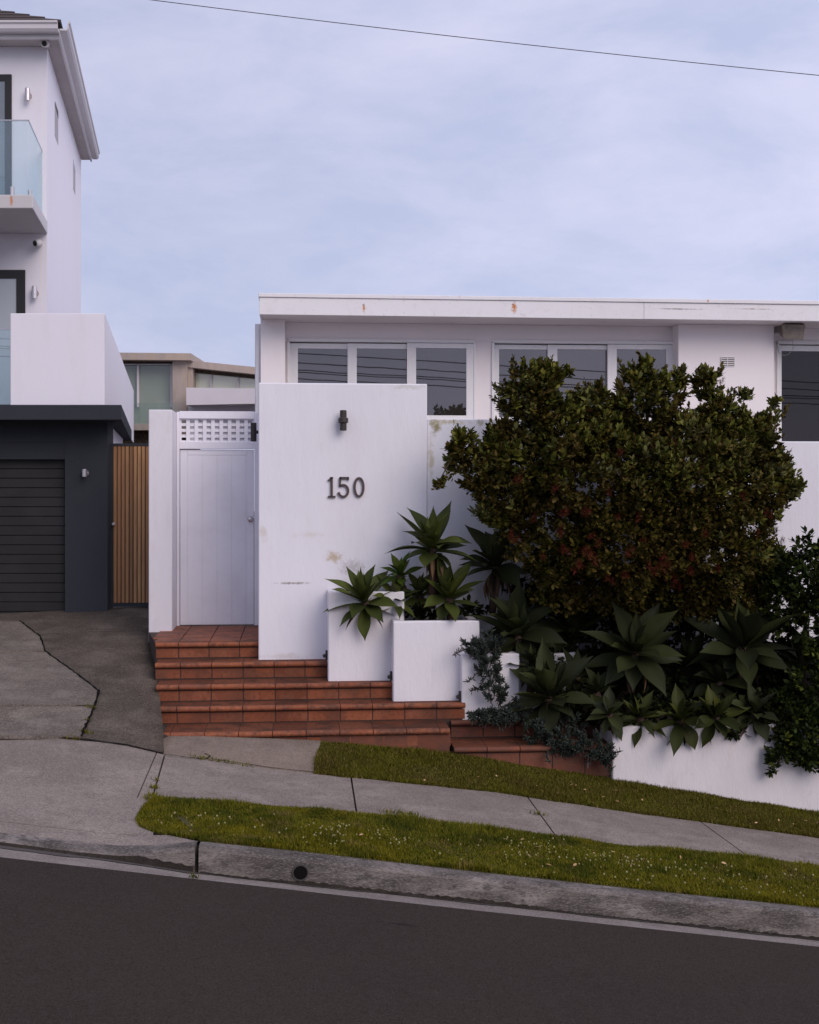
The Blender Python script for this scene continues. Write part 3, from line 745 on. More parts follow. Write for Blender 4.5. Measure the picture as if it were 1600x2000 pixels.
wl.build('wall', house_paint, hs, bevel=.004, seg=1)
dp = MB(); dp.tube([(cx0 - .035, YCOL + .12, -1.5), (cx0 - .035, YCOL + .12, zs - .05)], .035, 10); dp.build('downpipe', fascia_paint, hs)
def window(frame_px, sashes, top, bot, z_t, z_b):
    """one sliding window: frame_px (x0,x1), sashes list of (x0,x1,pane_x0,pane_x1,pane_top_py,Yoffset)"""
    xa, xb = FX(frame_px[0], YREC), FX(frame_px[1], YREC)
    mb = MB(); f = .03
    mb.box(xa, xb, YREC - .03, YREC + .1, z_t - f, z_t + .012); mb.box(xa - .012, xa + .022, YREC - .028, YREC + .1, z_b, z_t - f); mb.box(xb - .022, xb + .012, YREC - .028, YREC + .1, z_b, z_t - f)
    mb.box(xa, xb, YREC - .06, YREC + .1, z_b - .03, z_b)
    o = mb.build('window', frame_paint, hs, bevel=.004, seg=1)
    bk = MB(); bk.box(xa, xb, YREC + .125, YREC + .13, z_b, z_t); bk.build('track_recess', black_gap, o)
    for (sx0, sx1, p0, p1, ptop, dy) in sashes:
        Y = YREC + dy; mb = MB(); s0, s1, q0, q1 = FX(sx0, Y), FX(sx1, Y), FX(p0, Y), FX(p1, Y)
        zt_ = z_t - f - (.012 if dy > -.01 else .004); zp = FZ((p0 + p1) / 2, ptop, Y); th = .035
        mb.box(s0, q0, Y, Y + th, z_b + .002, zt_); mb.box(q1, s1, Y, Y + th, z_b + .002, zt_); mb.box(q0, q1, Y, Y + th, zp, zt_); mb.box(q0, q1, Y, Y + th, z_b + .002, z_b + .07)
        mb.build('sash', frame_paint, o, bevel=.003, seg=1)
        mb = MB(); mb.box(q0 - .004, q1 + .004, Y + .018, Y + .024, z_b + .06, zp + .004); mb.build('pane', dark_glass if len(sashes) == 2 else tinted, o)
window((563, 928), [(566, 682, 582, 679, 681, .05), (679, 797, 697, 795, 681, .02), (795, 926, 813, 911, 680, -.02)], 0, 0, zwt, zwb)
window((962, 1321), [(964, 1072, 975, 1069, 682.5, .05), (1070, 1188, 1089, 1186, 682.5, .02), (1187, 1319, 1205, 1301, 682.5, -.02)], 0, 0, FZ(1140, 667, YREC), FZ(1140, 826, YREC))
window((1518, 2200), [(1519, 1860, 1527, 1840, 687, .02), (1860, 2190, 1880, 2170, 687, .02)], 0, 0, zw3t, zw3b)
# wall vent on the solid bay
vt = MB(); vx0, vx1 = FX(1407, YCOL), FX(1435, YCOL); vz0, vz1 = FZ(1421, 716, YCOL), FZ(1421, 697, YCOL); vm = (vx0 + vx1) / 2
vt.box(vx0, vx1, YCOL - .012, YCOL + .002, vz1 - .008, vz1); vt.box(vx0, vx1, YCOL - .012, YCOL + .002, vz0, vz0 + .008)
for xx in (vx0, vm - .006, vx1 - .008): vt.box(xx, xx + .01, YCOL - .012, YCOL + .002, vz0 + .008, vz1 - .008)
for k in range(4):
    z = lerp(vz0 + .012, vz1 - .012, (k + .5) / 4); vt.hexa([(vx0, YCOL - .012, z - .004), (vx1, YCOL - .012, z - .004), (vx1, YCOL, z + .006), (vx0, YCOL, z + .006)], [(vx0, YCOL - .012, z + .0), (vx1, YCOL - .012, z + .0), (vx1, YCOL, z + .010), (vx0, YCOL, z + .010)])
vo = vt.build('wall_vent', frame_paint, hs); 
vb = MB(); vb.box(vx0 + .004, vx1 - .004, YCOL - .003, YCOL - .001, vz0 + .004, vz1 - .004); vb.build('vent_backing', M('vent_shadow', (.25, .2, .18), .9), vo)
# floodlight under the eave
fl = thing('floodlight', 'weathered box floodlight under the eave at the right', 'floodlight', tuple(fac(1545, 640, 15.3)))
mb = MB(); Yq = 15.05; P = lambda x, y, Y: fac(x, y, Y)
mb.hexa([P(1524, 632, 15.3), P(1562, 630, 15.3), P(1558, 655, 15.35), P(1523, 655, 15.35)], [P(1530, 633, 15.0), P(1573, 634, 15.0), P(1570, 664, 15.05), P(1529, 662, 15.05)])
mb.build('housing', M('floodlight_grey', (.28, .24, .20), .7, layers=[(12, .4, .7, (.17, .14, .12), .7)]), fl, bevel=.012)
mb = MB(); mb.tube([P(1535, 640, 15.25), P(1530, 626, 15.35), P(1530, 622, 15.4)], .02, 8); mb.box(P(1515, 640, 15.4).x, P(1545, 640, 15.4).x, 15.35, 15.5, P(1530, 650, 15.4).z, P(1530, 628, 15.4).z); mb.build('bracket', soffit_paint, fl)
mb = MB(); mb.tube([P(1548, 662, 15.1), P(1549, 680, 15.3), P(1541, 692, 15.42), P(1530, 694, 15.45), P(1521, 688, 15.45), P(1518, 672, 15.45)], .004, 5); mb.build('cable', soffit_paint, fl)

# ------------------------------------------------------------------ neighbour building
nb = thing('neighbour_building', 'tall white rendered building with balcony above a charcoal garage', 'building', tuple(camp(100, 1195, 15.5)))
LX = -900
z_sof = 5.713
mb = MB(); mb.plan([(LX, 16.2), (92, 16.2), (158.5, 21.7), (LX, 21.7)], .9, z_sof - .002); 
wallN = mb.build('upper_wall', plaster, nb)
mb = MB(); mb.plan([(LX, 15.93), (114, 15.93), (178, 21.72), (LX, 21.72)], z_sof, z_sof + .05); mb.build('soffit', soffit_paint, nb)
mb = MB(); mb.plan([(LX, 15.88), (113, 15.88), (113, 15.93), (LX, 15.93)], z_sof - .012, z_sof + .11); mb.plan([(113, 15.88), (116, 15.88), (180, 21.8), (177, 21.8)], z_sof - .012, z_sof + .11); mb.build('fascia', gutter_paint, nb)
def gutter(p0, p1, outw, z0, name='gutter'):
    a = Vector((p0.x, p0.y, z0)); b = Vector((p1.x, p1.y, z0)); d = (b - a); o = Vector(outw)
    prof = [(0, .0), (.08, .0), (.105, .03), (.105, .085), (.125, .10), (.125, .125), (.11, .125), (.09, .09), (.08, .02), (.0, .02)]
    return [a + o * u + Vector((0, 0, v)) for u, v in prof], d
mb = MB(); g0 = camp(LX, HOR, 15.87); g1 = camp(122, HOR, 15.8)
pr, d = gutter(camp(LX, HOR, 15.87), camp(117, HOR, 15.87), (-SY, -CY, 0), z_sof + CZ + .045); mb.prism(pr, d)
q0, q1 = camp(117, HOR, 15.75), camp(181, HOR, 21.85); dd = (q1 - q0).normalized(); ow = (dd.y, -dd.x, 0)
pr, d = gutter(q0, q1, ow, z_sof + CZ + .045); mb.prism(pr, d); mb.build('gutter', gutter_paint, nb)
# hip roof with tile courses
mb = MB()
c0 = camp(119, HOR, 15.82); left = Vector((-CY, SY, 0)); back = Vector((SY, CY, 0)); side = dd
for k in range(9):
    s0, s1 = k * .28, (k + 1) * .28 + .03; zz0 = z_sof + CZ + .17 + k * .28 * .50; zz1 = zz0 + .31 * .50
    hip = (left + back)
    a = c0 + hip * s0; b = c0 + hip * s1
    A_, B_ = Vector((a.x, a.y, zz0)), Vector((b.x, b.y, zz1)); t_ = Vector((0, 0, .035))
    mb.hexa([A_, A_ + left * 8, B_ + left * 8, B_], [A_ + t_, A_ + left * 8 + t_, B_ + left * 8 + t_ * .4, B_ + t_ * .4])
    rt_ = lambda v: v + dd * (5.9 - s0)
    mb.hexa([A_, rt_(A_), rt_(B_), B_], [A_ + t_, rt_(A_) + t_, rt_(B_) + t_ * .4, B_ + t_ * .4])
mb.build('roof', tile_roof, nb)
# slit windows in the side wall
def side_pt(px, py):   # point on the side wall plane (from (92,16.2) to (158.5,21.7))
    a = camp(92, HOR, 16.2); b = camp(158.5, HOR, 21.7); r = ray(px, py); d = b - a
    # solve r*t = a + d*s in xy
    det = r.x * (-d.y) + d.x * r.y; t = (a.x * (-d.y) + d.x * a.y) / det
    return Vector((r.x * t, r.y * t, CZ + r.z * t))
nrm = Vector((dd.y, -dd.x, 0))
for (x0_, x1_, y0_, y1_, ys0, ys1) in ((107, 113.5, 198, 268, 218, 280), (143, 147, 311, 370, 324, 380)):
    a, b, c, d_ = side_pt(x0_, y0_), side_pt(x1_, ys0), side_pt(x1_, ys1), side_pt(x0_, y1_)
    zt_, zb_ = (a.z + b.z) / 2, (c.z + d_.z) / 2
    wf = MB(); P4 = [Vector((a.x, a.y, zt_)), Vector((b.x, b.y, zt_)), Vector((b.x, b.y, zb_)), Vector((a.x, a.y, zb_))]
    wf.prism([p + nrm * .003 for p in P4], tuple(nrm * -.01))
    wf.build('side_window', M('slit_recess_shade', (.42, .39, .41), .8), nb)  # flat panel, its plaster tone darkened in place of a shaded recess
    tp = MB(); h_ = (zt_ - zb_) * .24; tp.prism([P4[0] + nrm * .006, P4[1] + nrm * .006, P4[1] + nrm * .006 - Vector((0, 0, h_ * .9)), P4[0] + nrm * .006 - Vector((0, 0, h_ * .55))], tuple(nrm * -.004)); tp.build('side_window_shade', blueglass, nb)  # dark wedge laid on for the shade at the top of the recess
# upper balcony
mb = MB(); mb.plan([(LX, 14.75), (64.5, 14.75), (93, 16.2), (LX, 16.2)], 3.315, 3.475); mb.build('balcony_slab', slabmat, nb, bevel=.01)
mb = MB(); mb.plan([(LX, 14.85), (55, 14.85), (55, 14.862), (LX, 14.862)], 3.478, 4.365); b1 = mb.build('glass_balustrade', balc_glass, nb)
mb = MB(); mb.plan([(55.6, 14.86), (56.4, 14.85), (83, 16.19), (82, 16.19)], 3.478, 4.365); b2 = mb.build('glass_balustrade', balc_glass, nb)
mb = MB(); mb.plan([(LX, 14.845), (55, 14.845), (55, 14.867), (LX, 14.867)], 4.366, 4.378); mb.plan([(55.2, 14.86), (57, 14.85), (83.5, 16.19), (82, 16.19)], 4.366, 4.378); mb.build('handrail', steel, nb)
for (px, d_) in ((24.5, 14.84), (59, 15.0)):
    mb = MB(); p = camp(px, HOR, d_); mb.tube([(p.x, p.y, 3.47 + CZ), (p.x, p.y, 3.585 + CZ)], .026, 10); mb.build('spigot', steel, nb)
# upper door and lower door (dark frames, pale glass)
def cframe(x0_, y0_, x1_, y1_, d, w_, name, glass):
    mb = MB(); mb.crect(x0_, y0_, x1_, y0_ + w_, d - .02, .05); mb.crect(x1_ - w_, y0_ + w_, x1_, y1_, d - .02, .05); mb.crect(x0_, y1_ - w_ * .6, x1_ - w_, y1_, d - .02, .05)
    o = mb.build(name, dark_frame, nb)
    mb = MB(); mb.crect(x0_, y0_ + w_, x1_ - w_, y1_ - w_ * .6, d - .008, .004); mb.build('pane', glass, o)
cframe(-260, 145, 22.5, 395, 16.2, 13, 'balcony_door', blueglass)
cframe(-260, 527, 49, 800, 16.2, 17, 'terrace_door', glass_mat('pale_door_glass', (.42, .44, .47), .06))
# terrace parapet and its long side wall
zp1, zp0 = 2.126, 1.036
mb = MB()
mb.plan([(20.5, 15.0), (205, 15.0), (203.5, 15.17), (20.5, 15.17)], zp0, zp1)
mb.plan([(203.5, 15.17), (205.3, 15.0), (261.5, 26.3), (259, 26.3)], zp0, zp1 - .003)
mb.build('parapet', plaster, nb, bevel=.008)
mb = MB(); mb.plan([(LX, 15.05), (20, 15.05), (20, 15.062), (LX, 15.062)], zp0 + .01, zp0 + .9); mb.build('terrace_glass', balc_glass, nb)
mb = MB(); mb.plan([(LX, 15.04), (20, 15.04), (20, 15.07), (LX, 15.07)], zp0 + .9, zp0 + .915); mb.build('terrace_rail', steel, nb)
# charcoal canopy slab
mb = MB(); mb.plan([(LX, 14.85), (237.5, 14.85), (257.3, 20.8), (200, 20.8), (LX, 20.8)], .854, 1.03); mb.build('canopy_slab', charcoal, nb, bevel=.006)
# garage front
zg = -1.2
mb = MB(); mb.crect(127, 820, 210, 1260, 15.3, .3); mb.crect(LX, 820, 127, 863, 15.3, .28); mb.crect(LX, 863, 127, 897, 15.312, .26); mb.build('garage_wall', charcoal, nb)
gd = MB(); ph = 18.6
for k in range(17):
    y0_ = 897 + k * ph; gd.crect(LX, y0_ + .5, 126.9, y0_ + ph - .6, 15.42, .03)
gd.crect(LX, 896, 126.9, 1250, 15.45, .02); gd.build('garage_door', garage_mat, nb, bevel=.004, seg=1)
mb = MB(); mb.plan([(212, 15.62), (226, 17.5), (240, 20), (LX, 20), (LX, 15.62)], -1.3, .85); mb.build('ground_floor_wall', plaster, nb)
# steel lights, cameras
def cyl_light(px, py, d, r, h, label):
    b = camp(px, py, d); updown(0, 0, b, (-SY, -CY, 0), label, r=r, h=h, mat=steel, out=.07, ring=0, group='steel cylinder wall lights')
cyl_light(57, 188, 16.2, .032, .165, 'steel cylinder light beside the upper balcony door')
cyl_light(70.5, 573, 16.2, .032, .165, 'steel cylinder light beside the terrace door')
cyl_light(168, 924, 15.3, .03, .10, 'short steel light beside the garage door')
def cctv(px, py, d, label, dx):
    c = camp(px, py, d); t = thing('security_camera', label, 'security camera', tuple(c), 'dome security cameras')
    bk = Vector((-SY, -CY, 0)); rt = Vector((CY, -SY, 0))
    mb = MB(); ax = (bk * .75 + rt * dx + Vector((0, 0, -.25))).normalized()
    mb.tube([c - ax * .06, c - ax * .05, c + ax * .01, c + ax * .03], [.03, .05, .052, .045], 16); mb.build('body', M('camera_white', (.6, .57, .57), .5), t)
    mb = MB(); mb.tube([c + ax * .029, c + ax * .034], .033, 16); mb.build('lens', dark_frame, t)
    mb = MB(); mb.tube([c - ax * .03, c - bk * .16 + Vector((0, 0, .02))], .03, 10); mb.build('mount', steel, t)
cctv(88, 85, 16.0, 'white security camera under the top eave', .0)
cctv(72, 475, 16.05, 'white security camera under the balcony slab', -.5)
# slatted timber gate
tg = thing('timber_gate', 'narrow side gate of vertical timber slats in charcoal frame', 'gate', tuple(camp(250, 1187, 15.5)))
mb = MB(); mb.crect(209.5, 866, 215, 1190, 15.42, .06); mb.crect(215.5, 866, 221, 1186, 15.45, .05); mb.crect(221, 866, 330, 871, 15.45, .05); mb.crect(221, 1178, 330, 1185, 15.45, .05)
mb.build('frame', charcoal, tg)
mb = MB()
for k in range(14): mb.crect(221.6 + k * 7.85, 871.5, 221.6 + k * 7.85 + 6.2, 1177.5, 15.455, .03)
mb.build('slats', timber, tg, bevel=.003, seg=1)
mb = MB(); mb.crect(221, 871, 330, 1178, 15.49, .01); mb.build('backing', black_gap, tg)
p = camp(223.5, 1023, 15.45); mb = MB(); bkv = Vector((-SY, -CY, 0)); mb.tube([p, p + bkv * .03, p + bkv * .045, p + bkv * .055], [.012, .012, .024, .016], 12); mb.build('gate_knob', steel, tg)

# ------------------------------------------------------------------ concrete house further back
fh = thing('concrete_house', 'beige concrete and glass house far behind the gate', 'house', tuple(camp(370, 840, 27)))
mb = MB(); mb.cpoly([(180, 688), (373, 690), (373, 703.5), (180, 702)], 27, 3)
mb.cpoly([(366, 703.5), (520, 719), (520, 733), (377, 718), (366, 717)], 27.3, 3)
mb.build('roof_slab', conc_beige, fh)
mb = MB(); mb.crect(337, 703.6, 365.5, 850, 27.2, 2.5); mb.crect(366, 717.5, 377, 762, 27.35, 1); mb.crect(180, 828, 350, 840, 27, 2); mb.build('concrete_pier', conc_beige, fh)
mb = MB(); mb.crect(180, 703, 337, 710, 27.3, .2); mb.build('window_head', far_dark, fh)
mb = MB(); mb.cpoly([(377, 718.5), (520, 733.5), (520, 741), (377, 727)], 27.6, .1); mb.build('window_head', far_dark, fh)
mb = MB(); mb.crect(180, 708, 337, 828, 27.45, .05); mb.build('pane', far_glass, fh)
mb = MB(); mb.cpoly([(377, 726), (520, 738), (520, 762), (377, 762)], 27.75, .05); mb.build('pane', far_glass_bright, fh)
for x in (267.5, 333):
    mb = MB(); mb.crect(x, 709, x + 3.5, 795, 27.35, .08); mb.build('mullion', far_white, fh)
for x in (411, 463.5):
    mb = MB(); mb.crect(x, 728, x + 2.6, 760, 27.65, .08); mb.build('mullion', far_white, fh)
mb = MB(); mb.crect(180, 710, 337, 712.5, 27.35, .08); mb.build('window_rail', far_white, fh)
mb = MB(); mb.cpoly([(364, 757), (520, 759), (520, 788), (364, 791)], 26.4, .6); mb.crect(369, 790, 520, 870, 27, .3); mb.build('balcony_parapet', far_white, fh)
mb = MB(); mb.crect(236, 787, 346, 826, 26.6, .02); mb.build('glass_balustrade', clear_glass('far_balustrade_glass', (.86, .90, .88), .06), fh)
mb = MB(); mb.crect(180, 841, 369, 960, 27.4, 1.5); mb.build('lower_wall', far_dark, fh)

# ------------------------------------------------------------------ drain outlet in the kerb
p = fac(587, 1705, 8.0); t = thing('drain_outlet', 'round dark stormwater outlet set in the kerb face', 'drain', (p.x, 8.0, p.z))
mb = MB(); ring = []
n = 24; ro_, ri = .052, .044
zc = (B(p.x) + Cc(p.x)) / 2 - .002
b = 0
for k in range(n):
    q = 2 * math.pi * k / n
    for (r, y) in ((ro_, 7.995), (ro_, 8.02), (ri, 8.02), (ri, 7.995)): mb.v.append((p.x + r * math.cos(q), y, zc + r * math.sin(q)))
for k in range(n):
    a, c = 4 * k, 4 * ((k + 1) % n)
    for j in range(4): mb.f.append((a + j, a + (j + 1) % 4, c + (j + 1) % 4, c + j))
mb.build('pipe_rim', M('pipe_grey', (.05, .045, .042), .8), t)
mb = MB(); mb.tube([(p.x, 8.0, zc), (p.x, 8.004, zc)], ri + .001, 24); mb.build('pipe_mouth', black_gap, t)

# ------------------------------------------------------------------ overhead wires
def wire(P0, P1, sag, r, label):
    mb = MB(); pts = []
    for i in range(41):
        q = i / 40; v = P0.lerp(P1, q); v.z -= sag * 4 * q * (1 - q); pts.append(v)
    mb.tube(pts, r, 6); o = mb.build('overhead_wire', M('wire_black', (.10, .085, .11), .7, spec=.1), loc=tuple(P0)); tag(o, label, 'wire', 'overhead wires'); return o
a = camp(290, 0, 13); b = camp(1600, 150, 13); a.z += .285; b.z += .285; d = b - a
P0, P1 = a - d * 1.3, b + d * 1.2
wire(P0, P1, .30, .0040, 'single overhead wire crossing the sky above the houses')
labs = ['highest wire reflected in the window band, behind the viewer', 'second highest wire reflected in the window band, behind the viewer', 'middle wire reflected in the window band, behind the viewer',
        'second lowest wire reflected in the window band, behind the viewer', 'lowest wire reflected in the window band, behind the viewer']
for (z0, lab, sl_) in zip((4.55, 4.25, 4.03, 3.96, 3.75), labs, (.050, .047, .046, .046, .043)):
    wire(Vector((-14, -8, CZ + z0 + .8 * 15 * sl_)), Vector((34, -8, CZ + z0 - 33 * sl_ * .98)), .25, .017, lab)

# ------------------------------------------------------------------ plants
agave_mats = {}
def ag_mat(name, a, b, c):
    return M(name, a, .55, island=[(0, a), (.5, b), (1, c)], layers=[(9, .45, .75, tuple(v * .75 for v in b), .5), (50, .6, .8, tuple(v * 1.3 for v in c), .3)], spec=.12)
agave_green = ag_mat('agave_green', (.034, .046, .012), (.052, .066, .016), (.085, .102, .020))
agave_row = ag_mat('agave_shaded_green', (.018, .023, .006), (.028, .034, .008), (.060, .066, .013))  # darkened copy of the agave green, shade put into the leaf colour
agave_blue_shaded = ag_mat('agave_bluegreen_shaded', (.018, .022, .010), (.026, .031, .013), (.048, .056, .018))  # blue-green darkened further, standing in for the shade under the bush
agave_lush = ag_mat('agave_lush', (.030, .058, .008), (.046, .080, .010), (.085, .115, .014))
agave_dead = M('dry_agave_leaf', (.14, .09, .05), .8, island=[(0, (.030, .014, .010)), (.6, (.058, .030, .017)), (1, (.13, .075, .03))])
def leaf(mb, base, az, el, L, W, bend, seg=11, frame=None, twist=0, fold=.16):
    d = Vector((math.cos(az) * math.cos(el), math.sin(az) * math.cos(el), math.sin(el)))
    lat = Vector((-math.sin(az), math.cos(az), 0)); up = d.cross(lat) * -1
    if up.dot(Vector((0, 0, 1))) < 0 and el < R(85): up = -up
    p = Vector((0, 0, 0)); b = len(mb.v); e = el
    for i in range(seg + 1):
        s = i / seg
        if s < .52: q_ = s / .52; wv = W * (.46 + .54 * q_ * q_ * (3 - 2 * q_))
        else: wv = W * (.5 + .5 * math.cos(math.pi * (s - .52) / .48)) ** .72
        if i == seg: wv = 0.0015
        dd_ = Vector((math.cos(az) * math.cos(e), math.sin(az) * math.cos(e), math.sin(e))); nn = dd_.cross(lat); nn = -nn if nn.dot(up) < 0 else nn; up = nn
        l2 = lat * math.cos(twist * s) + nn * math.sin(twist * s)
        for (u, h) in ((-.5, 1), (-.27, .25), (0, -.15), (.27, .25), (.5, 1)):
            q = p + l2 * (u * wv) + nn * (fold * wv * h)
            mb.v.append(tuple(base + (frame @ q if frame else q)))
        p = p + dd_ * (L / seg); e -= bend / seg
    for i in range(seg):
        for k in range(4): a = b + i * 5 + k; mb.f.append((a, a + 1, a + 6, a + 5))
def agave(px, py, Y, rp, label, mat, seed, tilt=(0, -.45), n=22, stem=None, dead=3, spread=(84, 0), wid=.37):
    """rosette centred at a photo pixel; tilt = lean of its axis (x, y)"""
    rnd = random.Random(seed); n = int(n * rnd.uniform(.92, 1.15)); wid *= rnd.uniform(.82, 1.08); xb = rnd.uniform(-8, 16); c = fac(px, py, Y); L = rp / F * Y * 1.12
    t = thing('agave', label, 'agave', tuple(c + Vector((0, .05, -(stem or .15)))), 'agaves in the planters')
    ax = Vector((tilt[0], tilt[1], 1)).normalized(); fr = Vector((0, 0, 1)).rotation_difference(ax).to_matrix()
    mb = MB(); a0 = rnd.random() * 6
    for i in range(n):
        f = i / (n - 1); az = a0 + i * 2.39996 + rnd.uniform(-.25, .25)
        el = R(lerp(spread[0], spread[1], f ** .85) + rnd.uniform(-13, 13)); ll = L * (.62 + .42 * math.sin(math.pi * min(1, f * .8 + .12))) * rnd.uniform(.74, 1.14)
        leaf(mb, c + fr @ Vector((0, 0, -.06 * f * L / .35)), az, el, ll, L * wid * rnd.uniform(.85, 1.1) * (1 if f > .12 else .65), R(lerp(-6, 30, f) + xb + rnd.uniform(-20, 26)), frame=fr, twist=rnd.uniform(-.6, .6), fold=lerp(.26, .10, f))
    mb.build('rosette', mat, t, smooth=True)
    if dead:
        mb = MB()
        for i in range(dead * 2):
            az = rnd.uniform(0, 6.28); leaf(mb, c + Vector((0, 0, -.07)), az, R(rnd.uniform(-60, -30)), L * rnd.uniform(.4, .7), L * wid * .28, R(rnd.uniform(20, 70)), twist=rnd.uniform(-1.5, 1.5), fold=.4)
        mb.build('dead_leaves', agave_dead, t, smooth=True)
    if stem:
        mb = MB(); p2 = c + Vector((rnd.uniform(-.04, .04), .06, -stem)); mid = c.lerp(p2, .5) + Vector((.02, .01, 0))
        mb.tube([c, mid, p2], [.035, .045, .04], 10); mb.build('stem', brownplant, t, smooth=True)
    return t
agave(845, 1066, 12.35, 86, 'tall agave highest on the left against the white wall', agave_green, 11, (0, -.25), 24, stem=.62, dead=5, spread=(84, -2))
agave(968, 1098, 12.45, 92, 'shaded agave on a thick dry trunk behind the wide planter', agave_blue_shaded, 12, (0, -.25), 22, stem=.5, dead=6, spread=(84, -4))
agave(782, 1122, 12.5, 46, 'small bright agave below the highest agave', agave_lush, 13, (-.1, -.3), 16, stem=.3, dead=1, spread=(80, 5), wid=.34)
agave(712, 1172, 12.33, 80, 'leftmost agave leaning out over the tallest planter', agave_green, 44, (-.22, -.4), 26, stem=.2, dead=3, spread=(84, -10), wid=.33)
agave(772, 1172, 12.45, 58, 'scruffy agave behind the leftmost one', agave_green, 15, (.1, -.4), 18, stem=.2, dead=3)
agave(876, 1165, 12.3, 76, 'agave with yellowed lower leaves above the widest planter', agave_green, 16, (0, -.45), 20, stem=.3, dead=4)
agave(1012, 1236, 12.15, 98, 'broad dark agave right of the widest planter', agave_blue_shaded, 17, (-.25, -.6), 22, stem=.3, dead=2)
agave(1072, 1358, 11.75, 100, 'agave with a bright centre just above the lowest steps', agave_blue_shaded, 18, (-.15, -.4), 24, stem=.3, dead=5, spread=(84, -8))
agave(1240, 1272, 11.85, 112, 'largest agave with wide flat leaves under the bush', agave_blue_shaded, 19, (-.1, -.85), 22, stem=.4, dead=2, wid=.30)
agave(1450, 1262, 11.85, 115, 'large upright agave with red tipped lower leaves', agave_blue_shaded, 20, (.05, -.5), 22, stem=.4, dead=3)
agave(1190, 1395, 11.5, 54, 'small agave at the corner of the retaining wall', agave_blue_shaded, 21, (-.2, -.5), 17, stem=.15, dead=3, spread=(75, -30))
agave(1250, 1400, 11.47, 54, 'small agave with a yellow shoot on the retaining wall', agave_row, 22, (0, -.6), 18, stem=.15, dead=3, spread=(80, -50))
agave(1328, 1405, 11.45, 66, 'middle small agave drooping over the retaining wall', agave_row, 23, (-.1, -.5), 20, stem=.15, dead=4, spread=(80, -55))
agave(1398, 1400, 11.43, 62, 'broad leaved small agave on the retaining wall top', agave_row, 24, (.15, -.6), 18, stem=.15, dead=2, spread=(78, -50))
agave(1472, 1392, 11.47, 66, 'small dark agave at the right of the row', agave_blue_shaded, 25, (.1, -.5), 18, stem=.15, dead=3, spread=(78, -40))
agave(1115, 1240, 12.4, 85, 'deep shaded agave behind the largest one', agave_blue_shaded, 26, (0, -.4), 18, stem=.4, dead=2)
agave(1345, 1300, 12.2, 80, 'deep shaded agave between the two large ones', agave_blue_shaded, 27, (0, -.5), 18, stem=.4, dead=4)
agave(1565, 1290, 12.0, 85, 'shaded agave at the right edge below the shrub', agave_blue_shaded, 28, (0, -.5), 18, stem=.4, dead=2)

agave(1128, 1322, 12.05, 62, 'shaded agave wedged between the bright centred one and the largest one', agave_blue_shaded, 31, (-.1, -.5), 17, stem=.4, dead=3)
agave(1040, 1300, 12.0, 56, 'half hidden dark agave in front of the deep planter', agave_blue_shaded, 32, (-.1, -.4), 16, stem=.3, dead=3)
agave(1165, 1352, 11.8, 52, 'small shaded agave just above the end of the retaining wall', agave_blue_shaded, 33, (0, -.5), 15, stem=.3, dead=3)
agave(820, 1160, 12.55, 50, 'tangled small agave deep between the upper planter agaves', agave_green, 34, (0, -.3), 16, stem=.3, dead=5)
agave(1405, 1330, 11.9, 70, 'shaded low agave with brown leaves under the large upright one', agave_blue_shaded, 35, (0, -.5), 16, stem=.3, dead=5)
# leaf tufts
lv = [(0, 0, 0), (.20, .28, .02), (.24, .62, .04), (0, 1, .0), (-.24, .62, .04), (-.20, .28, .02)]
lf = [(0, 1, 2, 3), (0, 3, 4, 5)]
def shrub_points(blobs, dens, depth=.55):
    P, Nn = [], []
    for (px, py, rx, ry, Y) in blobs:
        c = np.array(fac(px, py, Y)); k = Y / F; RX, RZ = rx * k, ry * k; RY = min(depth, (RX + RZ) / 2)
        n = max(8, int(dens * 4 * RX * RZ * 2.2))
        d = rng.normal(size=(n, 3)); d /= np.linalg.norm(d, axis=1, keepdims=True)
        d[:, 1] = np.where(rng.random(n) < .75, -np.abs(d[:, 1]), d[:, 1])
        rad = .62 + .46 * rng.random(n) ** .6
        # lumpy surface
        rad *= .90 + .26 * np.sin(d[:, 0] * 6 + px) * np.sin(d[:, 2] * 7 + py)
        P.append(c + d * rad[:, None] * np.array([RX, RY, RZ])); Nn.append(d / np.array([RX, RY, RZ]))
    P = np.concatenate(P); Nn = np.concatenate(Nn); Nn /= np.linalg.norm(Nn, axis=1, keepdims=True)
    return P, Nn
def tufts(name, P, Nn, mat, parent, per=12, size=.058, upw=.7):
    n = len(P); keep = P[:, 1] < YW - .02
    keep |= P[:, 2] > FZ(1200, 815, YW) + .02
    P, Nn = P[keep], Nn[keep]; n = len(P)
    axis = Nn + np.array([0, -.1, upw]) + rng.normal(0, .35, (n, 3)); axis /= np.linalg.norm(axis, axis=1, keepdims=True)
    loc = np.repeat(P, per, 0); ax = np.repeat(axis, per, 0)
    s = np.tile(np.arange(per) / per, n)
    loc = loc - ax * (s * size * 1.3)[:, None]
    rnd = rng.normal(size=(n * per, 3)); rnd -= ax * (rnd * ax).sum(1, keepdims=True); rnd /= np.linalg.norm(rnd, axis=1, keepdims=True)
    d = ax * (1.1 - s * .9)[:, None] + rnd * (.35 + .9 * s)[:, None]
    sc_ = size * rng.uniform(.5, 1.35, n * per) * np.repeat(rng.uniform(.8, 1.2, n), per)
    rot = frames(d, rng.normal(0, .5, n * per))
    return scatter(name, lv, lf, rot, loc, np.stack([sc_ * 1.05, sc_, sc_], 1), mat, parent, smooth=False)
def leaf_mat(name, cols, layers=()):
    return M(name, (.05, .07, .02), .5, island=cols, layers=layers, spec=.09)
